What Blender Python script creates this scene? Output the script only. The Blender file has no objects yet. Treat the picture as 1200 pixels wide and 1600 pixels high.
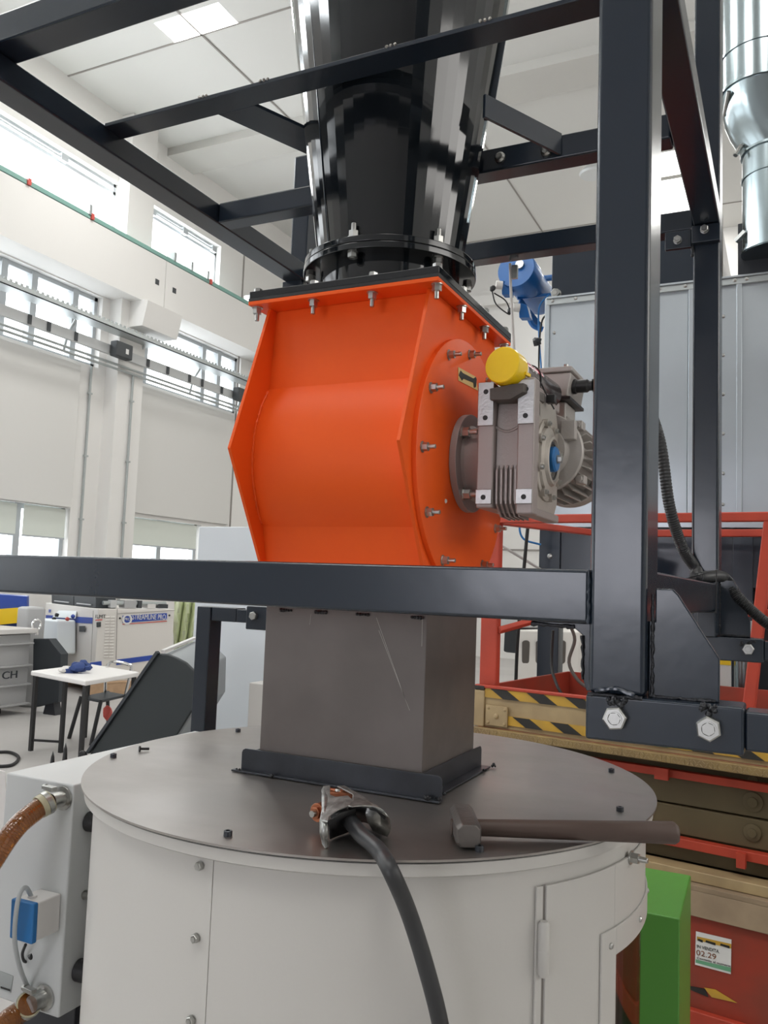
import bpy, bmesh, math, random
from mathutils import Vector, Matrix, Quaternion
random.seed(7)
S = bpy.context.scene
COL = S.collection
PI = math.pi
EYE = 1.7            # everything is laid out relative to eye height, then lifted by this much

# ------------------------------------------------------------------ camera
YAW, PITCH, ROLL, FPX = -0.45022676, 0.08538746, 0.03701346, 1312.0
f_ = Vector((math.sin(YAW)*math.cos(PITCH), math.cos(YAW)*math.cos(PITCH), math.sin(PITCH)))
r0 = Vector((math.cos(YAW), -math.sin(YAW), 0)); u0 = r0.cross(f_)
r_ = r0*math.cos(ROLL)+u0*math.sin(ROLL); u_ = -r0*math.sin(ROLL)+u0*math.cos(ROLL)
cam = bpy.data.cameras.new('camera'); co = bpy.data.objects.new('camera', cam); COL.objects.link(co)
cam.sensor_fit = 'HORIZONTAL'; cam.sensor_width = 36; cam.lens = 36*FPX/1200; cam.clip_start = .02; cam.clip_end = 200
co.matrix_world = Matrix(((r_.x, u_.x, -f_.x, 0), (r_.y, u_.y, -f_.y, 0), (r_.z, u_.z, -f_.z, EYE), (0, 0, 0, 1)))
S.camera = co

# ------------------------------------------------------------------ view, world, lights
S.view_settings.view_transform = 'Standard'; S.view_settings.look = 'None'
S.view_settings.gamma = 1; S.view_settings.use_curve_mapping = False
S.view_settings.exposure = 0.24
w = bpy.data.worlds.new('overcast_sky'); S.world = w; w.use_nodes = True
w.node_tree.nodes['Background'].inputs[0].default_value = (.93, .97, 1, 1)
w.node_tree.nodes['Background'].inputs[1].default_value = 3.5
def area(name, loc, direction, sx, sy, power, col=(1, 1, 1)):
    l = bpy.data.lights.new(name, 'AREA'); l.shape = 'RECTANGLE'; l.size = sx; l.size_y = sy; l.energy = power; l.color = col
    o = bpy.data.objects.new(name, l); COL.objects.link(o)
    o.location = Vector(loc)+Vector((0, 0, EYE)); o.rotation_euler = Vector(direction).to_track_quat('-Z', 'Y').to_euler()
    return o
LW, LC = 300, 120      # window daylight, skylight daylight (watts per opening)
for y0, y1 in ((-8.5, -3.0), (-2.2, 4.0), (4.8, 11.1), (11.8, 14.1)):      # sky seen through the clerestory windows of the left wall
    area('window_and_fill', (-11.75, (y0+y1)/2, 6.5), (1, 0, -.25), y1-y0, 1.1, LW*(y1-y0)/6, (.93, .97, 1))
SKY = [(-8.1, 9.55, 1.2, .5), (-2.3, 17.7, 1.5, 3.3), (3.2, 17.7, 1.9, 3.3), (-8.1, 3.5, 1.2, 3), (-2.0, 7.2, 2.4, 2.4), (-5, -3, 2.4, 4), (1.0, -3, 2.4, 4)]
for x, y, sx, sy in SKY:
    area('skylight_daylight', (x, y, 8.46), (0, 0, -1), sx, sy, LC*max(1, sx*sy/6), (1, .99, .96))

area('highlight_fill', (-2.4, -8.9, .5), (0, 1, 0), 3.0, 1.4, 115, (.90, .91, 1))  # unseen bright area, added for the sheen on the front post
area('window_and_fill', (8.9, 3.5, 3.6), (-1, 0, -.1), 9, 2.0, 190, (1, .97, .93))      # fill light added before the solid right wall to brighten right-hand faces
# ------------------------------------------------------------------ picture-to-world helpers (pixel of the 1200x1600 frame to a point)
def ray(x, y): return f_+r_*((x-600)/FPX)-u_*((y-800)/FPX)
def PX(x, y, X): d = ray(x, y); return d*(X/d.x)
def PY(x, y, Y): d = ray(x, y); return d*(Y/d.y)
def PZ(x, y, Z): d = ray(x, y); return d*(Z/d.z)
def PN(x, y, Q, n): d = ray(x, y); return d*(Q.dot(n)/d.dot(n))
V = Vector

# ------------------------------------------------------------------ materials
M = {}
def mat(name, col, rough=.5, metal=0, bump=0, bs=60, var=0, vcol=None, vs=4, coat=0, spec=.5, rvar=0, stretch=None, trans=0, alpha=1, emit=None):
    m = bpy.data.materials.new(name); m.use_nodes = True; nt = m.node_tree; b = nt.nodes['Principled BSDF']
    b.inputs['Base Color'].default_value = (*col, 1); b.inputs['Roughness'].default_value = rough
    b.inputs['Metallic'].default_value = metal; b.inputs['Specular IOR Level'].default_value = spec
    b.inputs['Coat Weight'].default_value = coat; b.inputs['Coat Roughness'].default_value = .08
    b.inputs['Transmission Weight'].default_value = trans
    if emit: b.inputs['Emission Color'].default_value = (*emit[0], 1); b.inputs['Emission Strength'].default_value = emit[1]
    tc = nt.nodes.new('ShaderNodeTexCoord'); mp = nt.nodes.new('ShaderNodeMapping'); nt.links.new(tc.outputs['Object'], mp.inputs[0])
    if stretch: mp.inputs['Scale'].default_value = stretch
    if var or rvar:
        n = nt.nodes.new('ShaderNodeTexNoise'); n.inputs['Scale'].default_value = vs; n.inputs['Detail'].default_value = 5; n.inputs['Roughness'].default_value = .5
        nt.links.new(mp.outputs[0], n.inputs['Vector'])
        cr = nt.nodes.new('ShaderNodeMapRange'); cr.interpolation_type = 'SMOOTHSTEP'; cr.inputs[1].default_value = .28; cr.inputs[2].default_value = .74; nt.links.new(n.outputs[0], cr.inputs[0])
        if var:
            mx = nt.nodes.new('ShaderNodeMix'); mx.data_type = 'RGBA'
            vc = vcol or tuple(c*.6 for c in col)
            mx.inputs[6].default_value = (*col, 1); mx.inputs[7].default_value = tuple(col[i]+(vc[i]-col[i])*var for i in range(3))+(1,)
            nt.links.new(cr.outputs[0], mx.inputs[0]); nt.links.new(mx.outputs[2], b.inputs['Base Color'])
        if rvar:
            mr = nt.nodes.new('ShaderNodeMapRange'); mr.inputs[3].default_value = rough; mr.inputs[4].default_value = rough+rvar
            nt.links.new(cr.outputs[0], mr.inputs[0]); nt.links.new(mr.outputs[0], b.inputs['Roughness'])
    if bump:
        n2 = nt.nodes.new('ShaderNodeTexNoise'); n2.inputs['Scale'].default_value = bs; n2.inputs['Detail'].default_value = 3
        nt.links.new(mp.outputs[0], n2.inputs['Vector'])
        bp = nt.nodes.new('ShaderNodeBump'); bp.inputs['Strength'].default_value = bump; bp.inputs['Distance'].default_value = .002
        nt.links.new(n2.outputs[0], bp.inputs['Height']); nt.links.new(bp.outputs[0], b.inputs['Normal'])
    M[name] = m; return m
mat('frame_paint', (.012, .019, .030), .24, bump=.09, bs=45, spec=.5, coat=.15)
mat('duct_paint', (.006, .008, .010), .07, coat=.3)
mat('orange_paint', (.90, .115, .012), .42, bump=.05, bs=40, spec=.25, var=.25, vcol=(.80, .08, .010), vs=7)
mat('bare_steel', (.17, .15, .14), .4, metal=.55, var=.6, vcol=(.11, .097, .092), vs=5, rvar=.15)
mat('bracket_steel', (.075, .082, .095), .3, metal=.7, var=.5, vcol=(.03, .03, .035), vs=12)
mat('lid_steel', (.40, .375, .355), .30, metal=.95, var=.6, vcol=(.25, .23, .21), vs=2.4, rvar=.14, stretch=(1, 1.6, 1))
mat('weld_metal', (.035, .036, .04), .3, metal=.6, bump=.8, bs=300)
mat('bright_weld', (.35, .33, .30), .35, metal=.9, bump=.6, bs=300)
mat('zinc', (.52, .52, .50), .3, metal=1, var=.4, vcol=(.28, .28, .26), vs=120)
mat('galvanised', (.50, .54, .57), .3, metal=1, var=.35, vcol=(.38, .42, .45), vs=2.2, rvar=.12)
mat('galvanised_duct', (.34, .40, .42), .2, metal=1, var=.2, vs=8)
mat('white_powder', (.55, .535, .505), .42, bump=.05, bs=200, coat=.1)
mat('white_cabinet', (.56, .575, .57), .4, bump=.05, bs=200)
mat('cast_grey', (.36, .31, .295), .42, metal=.2, bump=.2, bs=220)
mat('motor_grey', (.44, .41, .385), .42, metal=.2, bump=.2, bs=220)
mat('machined', (.44, .43, .425), .36, metal=1, bump=.15, bs=300, var=.4, vs=60)
mat('cast_alu', (.47, .43, .385), .36, metal=.45, bump=.3, bs=260)
mat('rubber', (.012, .012, .013), .5)
mat('black_plastic', (.015, .015, .016), .4)
mat('grey_pad', (.10, .088, .078), .6, bump=.3, bs=200)
mat('yellow_plastic', (.93, .62, .004), .3, coat=.2)
mat('can_print', (.15, .13, .13), .18, metal=.6)
mat('can_band', (.45, .02, .05), .25)
mat('can_white', (.7, .68, .66), .3)
mat('blue_plastic', (.02, .16, .42), .4)
mat('blue_paint', (.015, .135, .42), .33, coat=.2)
mat('decal_yellow', (.80, .56, .22), .5)
mat('ink', (.015, .015, .015), .5)
mat('hammer_steel', (.17, .155, .145), .42, metal=.7, bump=.5, bs=120)
mat('hammer_handle', (.075, .048, .038), .5, bump=.4, bs=50, stretch=(1, 1, 1))
mat('zinc_clamp', (.55, .56, .54), .35, metal=.9, var=.7, vcol=(.12, .11, .10), vs=60, bump=.3, bs=150)
mat('copper', (.42, .16, .085), .35, metal=.9, var=.5, vs=80)
mat('cable_rubber', (.028, .029, .031), .42, bump=.2, bs=80)
mat('amber_hose', (.34, .115, .015), .1, trans=.5, coat=.6)
mat('hose_sleeve', (.50, .47, .32), .35)
mat('grey_cable', (.45, .48, .49), .4)
mat('wall', (.80, .785, .76), .8, bump=.1, bs=20)
mat('wall_far', (.38, .37, .37), .8)
mat('wall_shade', (.70, .69, .665), .7)
mat('ceiling', (.66, .655, .63), .85)
mat('ceiling_beam', (.56, .55, .52), .85)
mat('floor', (.46, .445, .43), .4, var=.3, vcol=(.36, .34, .33), vs=.8, rvar=.15)
mat('joint', (.30, .28, .26), .9)
mat('window_frame', (.46, .49, .51), .5)
mat('blind_fabric', (.72, .76, .70), .7)
mat('green_paint', (.22, .40, .35), .5)
mat('galv_rail', (.45, .48, .48), .4, metal=.7)
mat('rail_grey', (.55, .56, .56), .5)
mat('dark_box', (.05, .055, .06), .5)
mat('red_bit', (.62, .10, .08), .5)
mat('lift_orange', (.50, .055, .025), .5, var=.5, vcol=(.28, .035, .02), vs=6)
mat('lift_cream', (.46, .34, .18), .5, var=.6, vcol=(.26, .18, .10), vs=7)
mat('lift_yellow', (.62, .36, .035), .5, var=.5, vcol=(.30, .19, .06), vs=9)
mat('lift_olive', (.115, .085, .04), .6, var=.4, vs=7)
mat('lift_deck', (.36, .25, .10), .5, metal=.2, var=.6, vcol=(.2, .13, .08), vs=9)
mat('lift_red', (.34, .04, .02), .5, var=.7, vcol=(.17, .05, .03), vs=5)
mat('dusty_board', (.34, .25, .16), .75, var=.7, vcol=(.20, .14, .09), vs=7)
mat('hazard_black', (.02, .018, .016), .5)
mat('paper', (.75, .74, .72), .5)
mat('sticker_green', (.15, .38, .22), .5)
mat('green_box', (.075, .26, .035), .38, bump=.03, bs=80)
mat('dark_base', (.022, .024, .03), .4)
mat('machine_white', (.72, .69, .65), .5)
mat('machine_cool', (.70, .74, .75), .45)
mat('machine_blue', (.025, .07, .38), .45)
mat('machine_yellow', (.93, .62, .02), .45)
mat('machine_grey', (.42, .42, .42), .5)
mat('charcoal', (.03, .036, .042), .5)
mat('panel_blue_white', (.62, .655, .69), .4)
mat('beige_box', (.58, .56, .53), .5)
mat('hopper_black', (.016, .022, .024), .55)
mat('hopper_grey', (.27, .29, .30), .45)
mat('tarpaulin', (.72, .78, .52), .6, bump=1.2, bs=3)
mat('wood', (.50, .33, .20), .7, var=.4, vs=12)
mat('table_white', (.80, .78, .76), .45)
mat('navy_cloth', (.03, .06, .20), .8)
mat('white_cloth', (.75, .73, .70), .8)
mat('chrome', (.8, .8, .8), .12, metal=1)
mat('lamp_glass', (.62, .64, .64), .4)
def pane_mat(name, amount, tint=(1, 1, 1)):
    m = bpy.data.materials.new(name); m.use_nodes = True; nt = m.node_tree; nt.nodes.remove(nt.nodes['Principled BSDF'])
    t = nt.nodes.new('ShaderNodeBsdfTransparent'); t.inputs[0].default_value = (*tint, 1); g = nt.nodes.new('ShaderNodeBsdfGlossy'); g.inputs['Roughness'].default_value = .05
    x = nt.nodes.new('ShaderNodeMixShader'); x.inputs[0].default_value = amount
    nt.links.new(t.outputs[0], x.inputs[1]); nt.links.new(g.outputs[0], x.inputs[2]); nt.links.new(x.outputs[0], nt.nodes['Material Output'].inputs[0]); M[name] = m
pane_mat('pane', .06); pane_mat('door_glass', .25, (.75, .7, .65))
def skylight_mat():
    m = bpy.data.materials.new('skylight_glow'); m.use_nodes = True; b = m.node_tree.nodes['Principled BSDF']
    b.inputs['Base Color'].default_value = (.9, .9, .9, 1); b.inputs['Emission Color'].default_value = (1, 1, .98, 1); b.inputs['Emission Strength'].default_value = 2.2; M['skylight_glow'] = m
skylight_mat()
# hazard chevrons / checker plate
def checker_plate():
    m = M['lift_deck']; nt = m.node_tree; b = nt.nodes['Principled BSDF']
    tc = nt.nodes.new('ShaderNodeTexCoord'); mp = nt.nodes.new('ShaderNodeMapping'); mp.inputs['Rotation'].default_value = (0, 0, .785)
    nt.links.new(tc.outputs['Object'], mp.inputs[0]); ck = nt.nodes.new('ShaderNodeTexBrick'); ck.inputs['Scale'].default_value = 26; ck.inputs['Mortar Size'].default_value = .12
    nt.links.new(mp.outputs[0], ck.inputs[0]); bp = nt.nodes.new('ShaderNodeBump'); bp.inputs['Strength'].default_value = .9; bp.inputs['Distance'].default_value = .012
    nt.links.new(ck.outputs['Fac'], bp.inputs['Height']); nt.links.new(bp.outputs[0], b.inputs['Normal'])
checker_plate()

# ------------------------------------------------------------------ mesh helpers
WO = {}
class MB:
    def __init__(s): s.bm = bmesh.new()
    def poly(s, ps): return s.bm.faces.new([s.bm.verts.new(p) for p in ps])
    def prism(s, ps, vec):
        vec = V(vec); a = [s.bm.verts.new(V(p)) for p in ps]; b = [s.bm.verts.new(V(p)+vec) for p in ps]; n = len(ps)
        s.bm.faces.new(a); s.bm.faces.new(b[::-1])
        for i in range(n): s.bm.faces.new((a[i], b[i], b[(i+1) % n], a[(i+1) % n]))
        return s
    def box(s, x0, x1, y0, y1, z0, z1): return s.prism([(x0, y0, z0), (x1, y0, z0), (x1, y1, z0), (x0, y1, z0)], (0, 0, z1-z0))
    def xz(s, pts, y0, y1): return s.prism([(p[0], y0, p[1]) for p in pts], (0, y1-y0, 0))
    def yz(s, pts, x0, x1): return s.prism([(x0, p[0], p[1]) for p in pts], (x1-x0, 0, 0))
    def bar(s, a, b, wx, wy, up=(0, 0, 1)):
        a = V(a); b = V(b); d = (b-a).normalized(); sx = (d.cross(V(up)) if d.cross(V(up)).length > 1e-4 else d.cross(V((0, 1, 0)))).normalized(); sy = sx.cross(d)
        return s.prism([a+sx*i*wx/2+sy*j*wy/2 for i, j in ((-1, -1), (1, -1), (1, 1), (-1, 1))], b-a)
    def cyl(s, a, b, r0, r1=None, n=24):
        return s.lathe([(0, 0), (r0, 0), (r0 if r1 is None else r1, 1), (0, 1)], a, V(b)-V(a), n, scale=True)
    def lathe(s, prof, o, axis, n=32, scale=False, a0=0):
        o = V(o); ax = V(axis); L = ax.length if scale else 1; d = ax.normalized(); q = V((0, 0, 1)).rotation_difference(d)
        rings = []
        for r, h in prof:
            if r < 1e-7: rings.append([s.bm.verts.new(o+d*h*L)])
            else: rings.append([s.bm.verts.new(o+d*h*L+q @ V((r*math.cos(a0+2*PI*i/n), r*math.sin(a0+2*PI*i/n), 0))) for i in range(n)])
        for A, B in zip(rings, rings[1:]):
            for i in range(n):
                j = (i+1) % n
                if len(A) == 1 and len(B) == 1: continue
                if len(A) == 1: s.bm.faces.new((A[0], B[j], B[i]))
                elif len(B) == 1: s.bm.faces.new((A[i], A[j], B[0]))
                else: s.bm.faces.new((A[i], A[j], B[j], B[i]))
        return s
    def tube(s, pts, r, n=10, closed=False, cap=True):
        P = [V(p) for p in pts]; N = len(P); rings = []; up = None
        for i, p in enumerate(P):
            t = ((P[(i+1) % N] if closed or i < N-1 else p)-(P[i-1] if closed or i > 0 else p)).normalized()
            if up is None: up = t.orthogonal().normalized()
            up = (up-t*up.dot(t)).normalized(); sd = t.cross(up); rr = r[i] if hasattr(r, '__len__') else r
            rings.append([s.bm.verts.new(p+(up*math.cos(2*PI*k/n)+sd*math.sin(2*PI*k/n))*rr) for k in range(n)])
        for i in range(N if closed else N-1):
            A, B = rings[i], rings[(i+1) % N]
            for k in range(n): s.bm.faces.new((A[k], A[(k+1) % n], B[(k+1) % n], B[k]))
        if cap and not closed: s.bm.faces.new(rings[0][::-1]); s.bm.faces.new(rings[-1])
        return s
    def curved(s, c, R0, R1, a0, a1, z0, z1, n=24):      # a bent plate on a vertical cylinder, angles in degrees
        g = []
        for i in range(n+1):
            a = math.radians(a0+(a1-a0)*i/n); cs, sn = math.cos(a), math.sin(a)
            g.append([s.bm.verts.new((c[0]+R*cs, c[1]+R*sn, z)) for R, z in ((R0, z0), (R1, z0), (R1, z1), (R0, z1))])
        for A, B in zip(g, g[1:]):
            for k in range(4): s.bm.faces.new((A[k], B[k], B[(k+1) % 4], A[(k+1) % 4]))
        s.bm.faces.new(g[0]); s.bm.faces.new(g[-1][::-1]); return s
    def blob(s, c, r, k=1):
        g = bmesh.ops.create_icosphere(s.bm, subdivisions=2, radius=1)
        for v in g['verts']: v.co = V(c)+V((v.co.x*r, v.co.y*r, v.co.z*r*k))*(1+random.uniform(-.18, .18))
        return s
    def build(s, name, m, parent=None, bevel=0, smooth=35, origin=None):
        bm = s.bm; bmesh.ops.recalc_face_normals(bm, faces=bm.faces[:])
        co_ = [v.co for v in bm.verts]
        if origin is None:
            mn = [min(c[i] for c in co_) for i in range(3)]; mxx = [max(c[i] for c in co_) for i in range(3)]
            origin = V([(mn[i]+mxx[i])/2 for i in range(3)])
        origin = V(origin)
        bmesh.ops.translate(bm, verts=bm.verts[:], vec=-origin)
        me = bpy.data.meshes.new(name); bm.to_mesh(me); bm.free()
        me.materials.append(M[m])
        if smooth:
            me.polygons.foreach_set('use_smooth', [True]*len(me.polygons)); me.set_sharp_from_angle(angle=math.radians(smooth))
        return link(name, me, parent, origin, bevel)
def link(name, me, parent, origin, bevel=0, rot=None):
    o = bpy.data.objects.new(name, me); COL.objects.link(o); WO[o] = V(origin)
    if parent: o.parent = parent; o.location = V(origin)-WO[parent]
    else: o.location = origin
    if rot: o.rotation_mode = 'QUATERNION'; o.rotation_quaternion = rot
    if bevel:
        b = o.modifiers.new('bevel', 'BEVEL'); b.width = bevel; b.segments = 2; b.limit_method = 'ANGLE'; b.angle_limit = math.radians(40); b.harden_normals = True
    return o
def tag(o, label, cat, group=None, kind=None):
    o['label'] = label; o['category'] = cat
    if group: o['group'] = group
    if kind: o['kind'] = kind
    return o
def thing(name, label, cat, loc, group=None):
    o = bpy.data.objects.new(name, None); COL.objects.link(o); o.location = loc; WO[o] = V(loc); o.empty_display_size = .05
    return tag(o, label, cat, group)
def struct(name, mb, m, bevel=0):
    o = mb.build(name, m, None, bevel); o['kind'] = 'structure'; return o
HB = {}
def bolt_mesh(kind, m):
    if (kind, m) in HB: return HB[kind, m]
    b = MB()
    if kind == 'hex':        # head with washer, unit across-flats = 1
        b.lathe([(0, 0), (.62, 0), (.62, .08), (0, .08)], (0, 0, 0), (0, 0, 1), 20)
        b.lathe([(0, .10), (.577, .10), (.577, .62), (.50, .70), (0, .70)], (0, 0, 0), (0, 0, 1), 6)
        b.lathe([(0, .70), (.36, .70), (.30, .66), (.30, .74), (0, .74)], (0, 0, 0), (0, 0, 1), 16)
    elif kind == 'hexplain':
        b.lathe([(0, 0), (.577, 0), (.577, .5), (.50, .58), (.36, .58), (.33, .55), (.30, .58), (0, .58)], (0, 0, 0), (0, 0, 1), 6)
        b.lathe([(.36, .58), (.36, .62), (.30, .62), (.30, .58), (.36, .58)], (0, 0, 0), (0, 0, 1), 20)
    elif kind == 'nut':      # washer, nut and protruding thread
        b.lathe([(0, 0), (.72, 0), (.72, .10), (0, .10)], (0, 0, 0), (0, 0, 1), 18)
        b.lathe([(0, .10), (.577, .10), (.577, .85), (0, .85)], (0, 0, 0), (0, 0, 1), 6)
        b.lathe([(0, .85), (.29, .85), (.29, 1.75), (.24, 1.8), (0, 1.8)], (0, 0, 0), (0, 0, 1), 12)
    elif kind == 'cap':      # socket head
        b.lathe([(0, 0), (.5, 0), (.5, .55), (.46, .6), (.25, .6), (.25, .35), (0, .35)], (0, 0, 0), (0, 0, 1), 16)
    elif kind == 'dome':
        b.lathe([(0, 0), (.5, 0), (.47, .2), (.3, .36), (0, .42)], (0, 0, 0), (0, 0, 1), 16)
    o = b.build(kind, m, None, 0, 30, (0, 0, 0)); me = o.data; WO.pop(o); bpy.data.objects.remove(o)
    HB[kind, m] = me; return me
def bolt(parent, p, d, size, kind='hex', m='zinc', name='bolt'):
    o = link(name, bolt_mesh(kind, m), parent, p, 0, V((0, 0, 1)).rotation_difference(V(d).normalized()) @ Quaternion((0, 0, 1), random.uniform(0, 1)))
    o.scale = (size, size, size); return o
def text(parent, name, body, m, org, right, up, height, width=None, depth=.0006, spacing=1, shear=0):
    right = V(right).normalized(); up = V(up).normalized(); nrm = right.cross(up)
    cu = bpy.data.curves.new('lettering', 'FONT'); cu.body = body; cu.extrude = .5; cu.space_character = spacing; cu.shear = shear
    t = bpy.data.objects.new('lettering', cu); COL.objects.link(t)
    dg = bpy.context.evaluated_depsgraph_get(); me = bpy.data.meshes.new_from_object(t.evaluated_get(dg)); bpy.data.objects.remove(t)
    xs = [v.co.x for v in me.vertices]; ys = [v.co.y for v in me.vertices]
    x0, x1, y0, y1 = min(xs), max(xs), min(ys), max(ys)
    sy = height/(y1-y0); sx = width/(x1-x0) if width else sy
    for v in me.vertices: c = v.co.copy(); v.co = right*((c.x-x0)*sx)+up*((c.y-y0)*sy)+nrm*(c.z*depth)
    me.materials.clear(); me.materials.append(M[m]); me.name = name
    return link(name, me, parent, V(org))

# ================================================================== THE HALL
FZ, CZ = -1.7, 8.4
struct('floor', MB().box(-11.6, 9, -9, 20.2, FZ-.1, FZ), 'floor')
c = MB()   # ceiling plate with real openings under each skylight
holes = sorted([(x-sx/2, x+sx/2, y-sy/2, y+sy/2) for x, y, sx, sy in SKY])
xs = sorted({-11.6, 9.0} | {h[0] for h in holes} | {h[1] for h in holes}); ys = sorted({-9.0, 20.2} | {h[2] for h in holes} | {h[3] for h in holes})
for i in range(len(xs)-1):
    for j in range(len(ys)-1):
        mx_, my_ = (xs[i]+xs[i+1])/2, (ys[j]+ys[j+1])/2
        if not any(h[0] < mx_ < h[1] and h[2] < my_ < h[3] for h in holes): c.box(xs[i], xs[i+1], ys[j], ys[j+1], CZ, CZ+.12)
struct('ceiling', c, 'ceiling')
for x, y, sx, sy in SKY:
    struct('window_skylight', MB().box(x-sx/2, x+sx/2, y-sy/2, y+sy/2, CZ+.08, CZ+.1), 'skylight_glow')
struct('trim_1', MB().box(-2.9, -1.4, 17.0, 17.15, CZ-.02, CZ+.06), 'ceiling_beam')
for k, (y0, y1) in enumerate(((12.35, 13.15), (3.6, 4.4), (-4.6, -3.9))): struct('trim_%d' % (k+2), MB().box(-11, 9, y0, y1, CZ-.16, CZ), 'ceiling_beam')
struct('trim_5', MB().box(-11.2, 9, 9.78, 9.81, CZ-.012, CZ-.001).box(-11.2, 9, 18.7, 18.73, CZ-.012, CZ-.001).box(-5.2, -5.17, 13.15, 20, CZ-.012, CZ-.001).box(-8.2, -8.17, 4.4, 12.35, CZ-.012, CZ-.001), 'joint')
struct('wall_right', MB().box(9, 9.2, -9, 20.2, FZ, CZ), 'wall')
struct('wall_back', MB().box(-11.6, 9, -9.2, -9, FZ, CZ), 'wall_far')
struct('door_added_1', MB().box(-4.1, -3.9, -9, -8.92, FZ, 1.5).box(-.7, -.5, -9, -8.92, FZ, 1.5).box(-3.9, -.7, -9, -8.92, 1.32, 1.5).box(-2.15, -2.05, -9, -8.87, FZ, 1.32), 'window_frame')  # frame made up to go with the added sheen light
struct('wall_front', MB().box(-11.6, 9, 20, 20.2, FZ, CZ).box(-11.2, 9, 19.8, 20, 7.15, 7.42), 'wall')
struct('trim_6', MB().box(-11.2, 9, 19.975, 19.999, .93, .97).box(-11.2, 9, 19.975, 19.999, 4.0, 4.03), 'joint')
# left wall built bay by bay around its openings
OPEN_UP = [(-8.5, -3.0), (-2.2, 4.0), (4.8, 11.17), (11.75, 14.2)]
OPEN_MID = [(-8.5, -3.0), (-2.2, 4.0), (4.8, 10.92), (11.75, 15.14)]
OPEN_LOW = [(-8.5, -3.0), (-2.2, 4.0), (4.8, 10.5), (11.8, 14.05)]
wl = MB()
def band(z0, z1, opens):
    y = -9.0
    for a, b in opens+[(20.2, 20.2)]:
        if a > y: wl.box(-11.3, -11, y, a, z0, z1)
        y = b
wl.box(-11.3, -11, -9, 20.2, FZ, -.35); band(-.35, 1.08, OPEN_LOW); wl.box(-11.3, -11, -9, 20.2, 1.08, 3.62)
band(3.62, 4.9, OPEN_MID); wl.box(-11.3, -11, -9, 20.2, 4.9, 5.93); band(5.93, 7.12, OPEN_UP); wl.box(-11.3, -11, -9, 20.2, 7.12, CZ)
struct('wall_left', wl, 'wall')
struct('trim_7', MB().box(-11, -10.72, 11.1, 11.76, FZ, 8.39), 'wall')                       # column
struct('trim_8', MB().box(-11, -10.45, -9, 11.88, 4.92, 5.86).box(-11, -10.45, 11.9, 19.8, 4.92, 5.86), 'wall')   # crane runway beam
struct('trim_9', MB().prism([(-11, 11.3, 4.45), (-10.4, 11.3, 4.45), (-10.3, 11.3, 4.9), (-11, 11.3, 5.1)], (0, .95, 0)), 'wall')
struct('trim_10', MB().box(-11, -10.985, 15.02, 15.06, FZ, CZ).box(-11, -10.99, 8, 11.1, 7.45, 7.48), 'joint')
n = 0
for opens, z0, z1, trans, fr in ((OPEN_UP, 5.93, 7.12, (6.95,), .05), (OPEN_MID, 3.62, 4.9, (4.45,), .07), (OPEN_LOW, -.35, 1.08, (), .08)):
    for a, b in opens:
        n += 1; g = MB(); w_ = fr
        g.box(-11.22, -11.12, a, b, z0, z0+w_).box(-11.22, -11.12, a, b, z1-w_, z1).box(-11.22, -11.12, a, a+w_, z0, z1).box(-11.22, -11.12, b-w_, b, z0, z1)
        for t in trans: g.box(-11.22, -11.12, a, b, t-.03, t+.03)
        if z0 < 5:
            yy = {(4.8, 10.92): (6.3, 7.7, 8.93, 9.52, 10.4), (11.75, 15.14): (12.2, 13.97, 14.5), (4.8, 10.5): (6.3, 7.9, 9.52), (11.8, 14.05): (12.9,)}.get((a, b), (a+(b-a)*.33, a+(b-a)*.66))
            for y in yy: g.box(-11.23, -11.1, y-.06, y+.06, z0, z1)
        fo = struct('window_%d' % n, g, 'window_frame')
        p = MB().box(-11.18, -11.17, a, b, z0, z1).build('pane', 'pane', fo)
# roller blinds in the big windows, and the short translucent ones below
for k, (a, b, z0, z1, m_, lab) in enumerate(((4.9, 10.47, 1.09, 3.56, 'wall_shade', 'wide off-white panel shutter on the wall left of the column'), (11.78, 14.9, 1.15, 3.56, 'wall_shade', 'wide off-white panel shutter on the wall right of the column'))):
    t = MB().box(-10.985, -10.94, a, b, z0, z1); tag(t.build('wall_shutter', m_, None, .01), lab, 'shutter', 'shutters on the window wall')
for a, b, lab in ((9.6, 10.46, 'short pale roller blind half-lowered, beside the column in the left low window'), (8.0, 9.46, 'short pale roller blind at the left edge of the photo'), (11.86, 13.98, 'pale greenish roller blind half-lowered in the low window behind the orange machine')):
    r = thing('roller_blind', lab, 'blind', (-11.06, (a+b)/2, .55), 'low roller blinds')
    MB().box(-11.07, -11.06, a, b, .57, 1.06).build('fabric', 'blind_fabric', r); MB().box(-11.08, -11.05, a, b, .55, .575).build('bottom_bar', 'window_frame', r)
# high window fittings
for a, b, lab in ((5.0, 9.9, 'thin opener rod along the top of the large upper window'), (11.9, 14.0, 'thin opener rod along the top of the upper window right of the column')):
    r = thing('window_rod', lab, 'window opener', (-10.98, a, 6.9)); MB().tube([(-10.97, a, 6.95), (-10.97, b, 6.93)], .018, 8).build('rod', 'window_frame', r)
    for y in (a+.1, (a+b)/2, b-.1): MB().box(-11, -10.93, y-.07, y+.07, 6.88, 7.0).build('bracket', 'window_frame', r)
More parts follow.
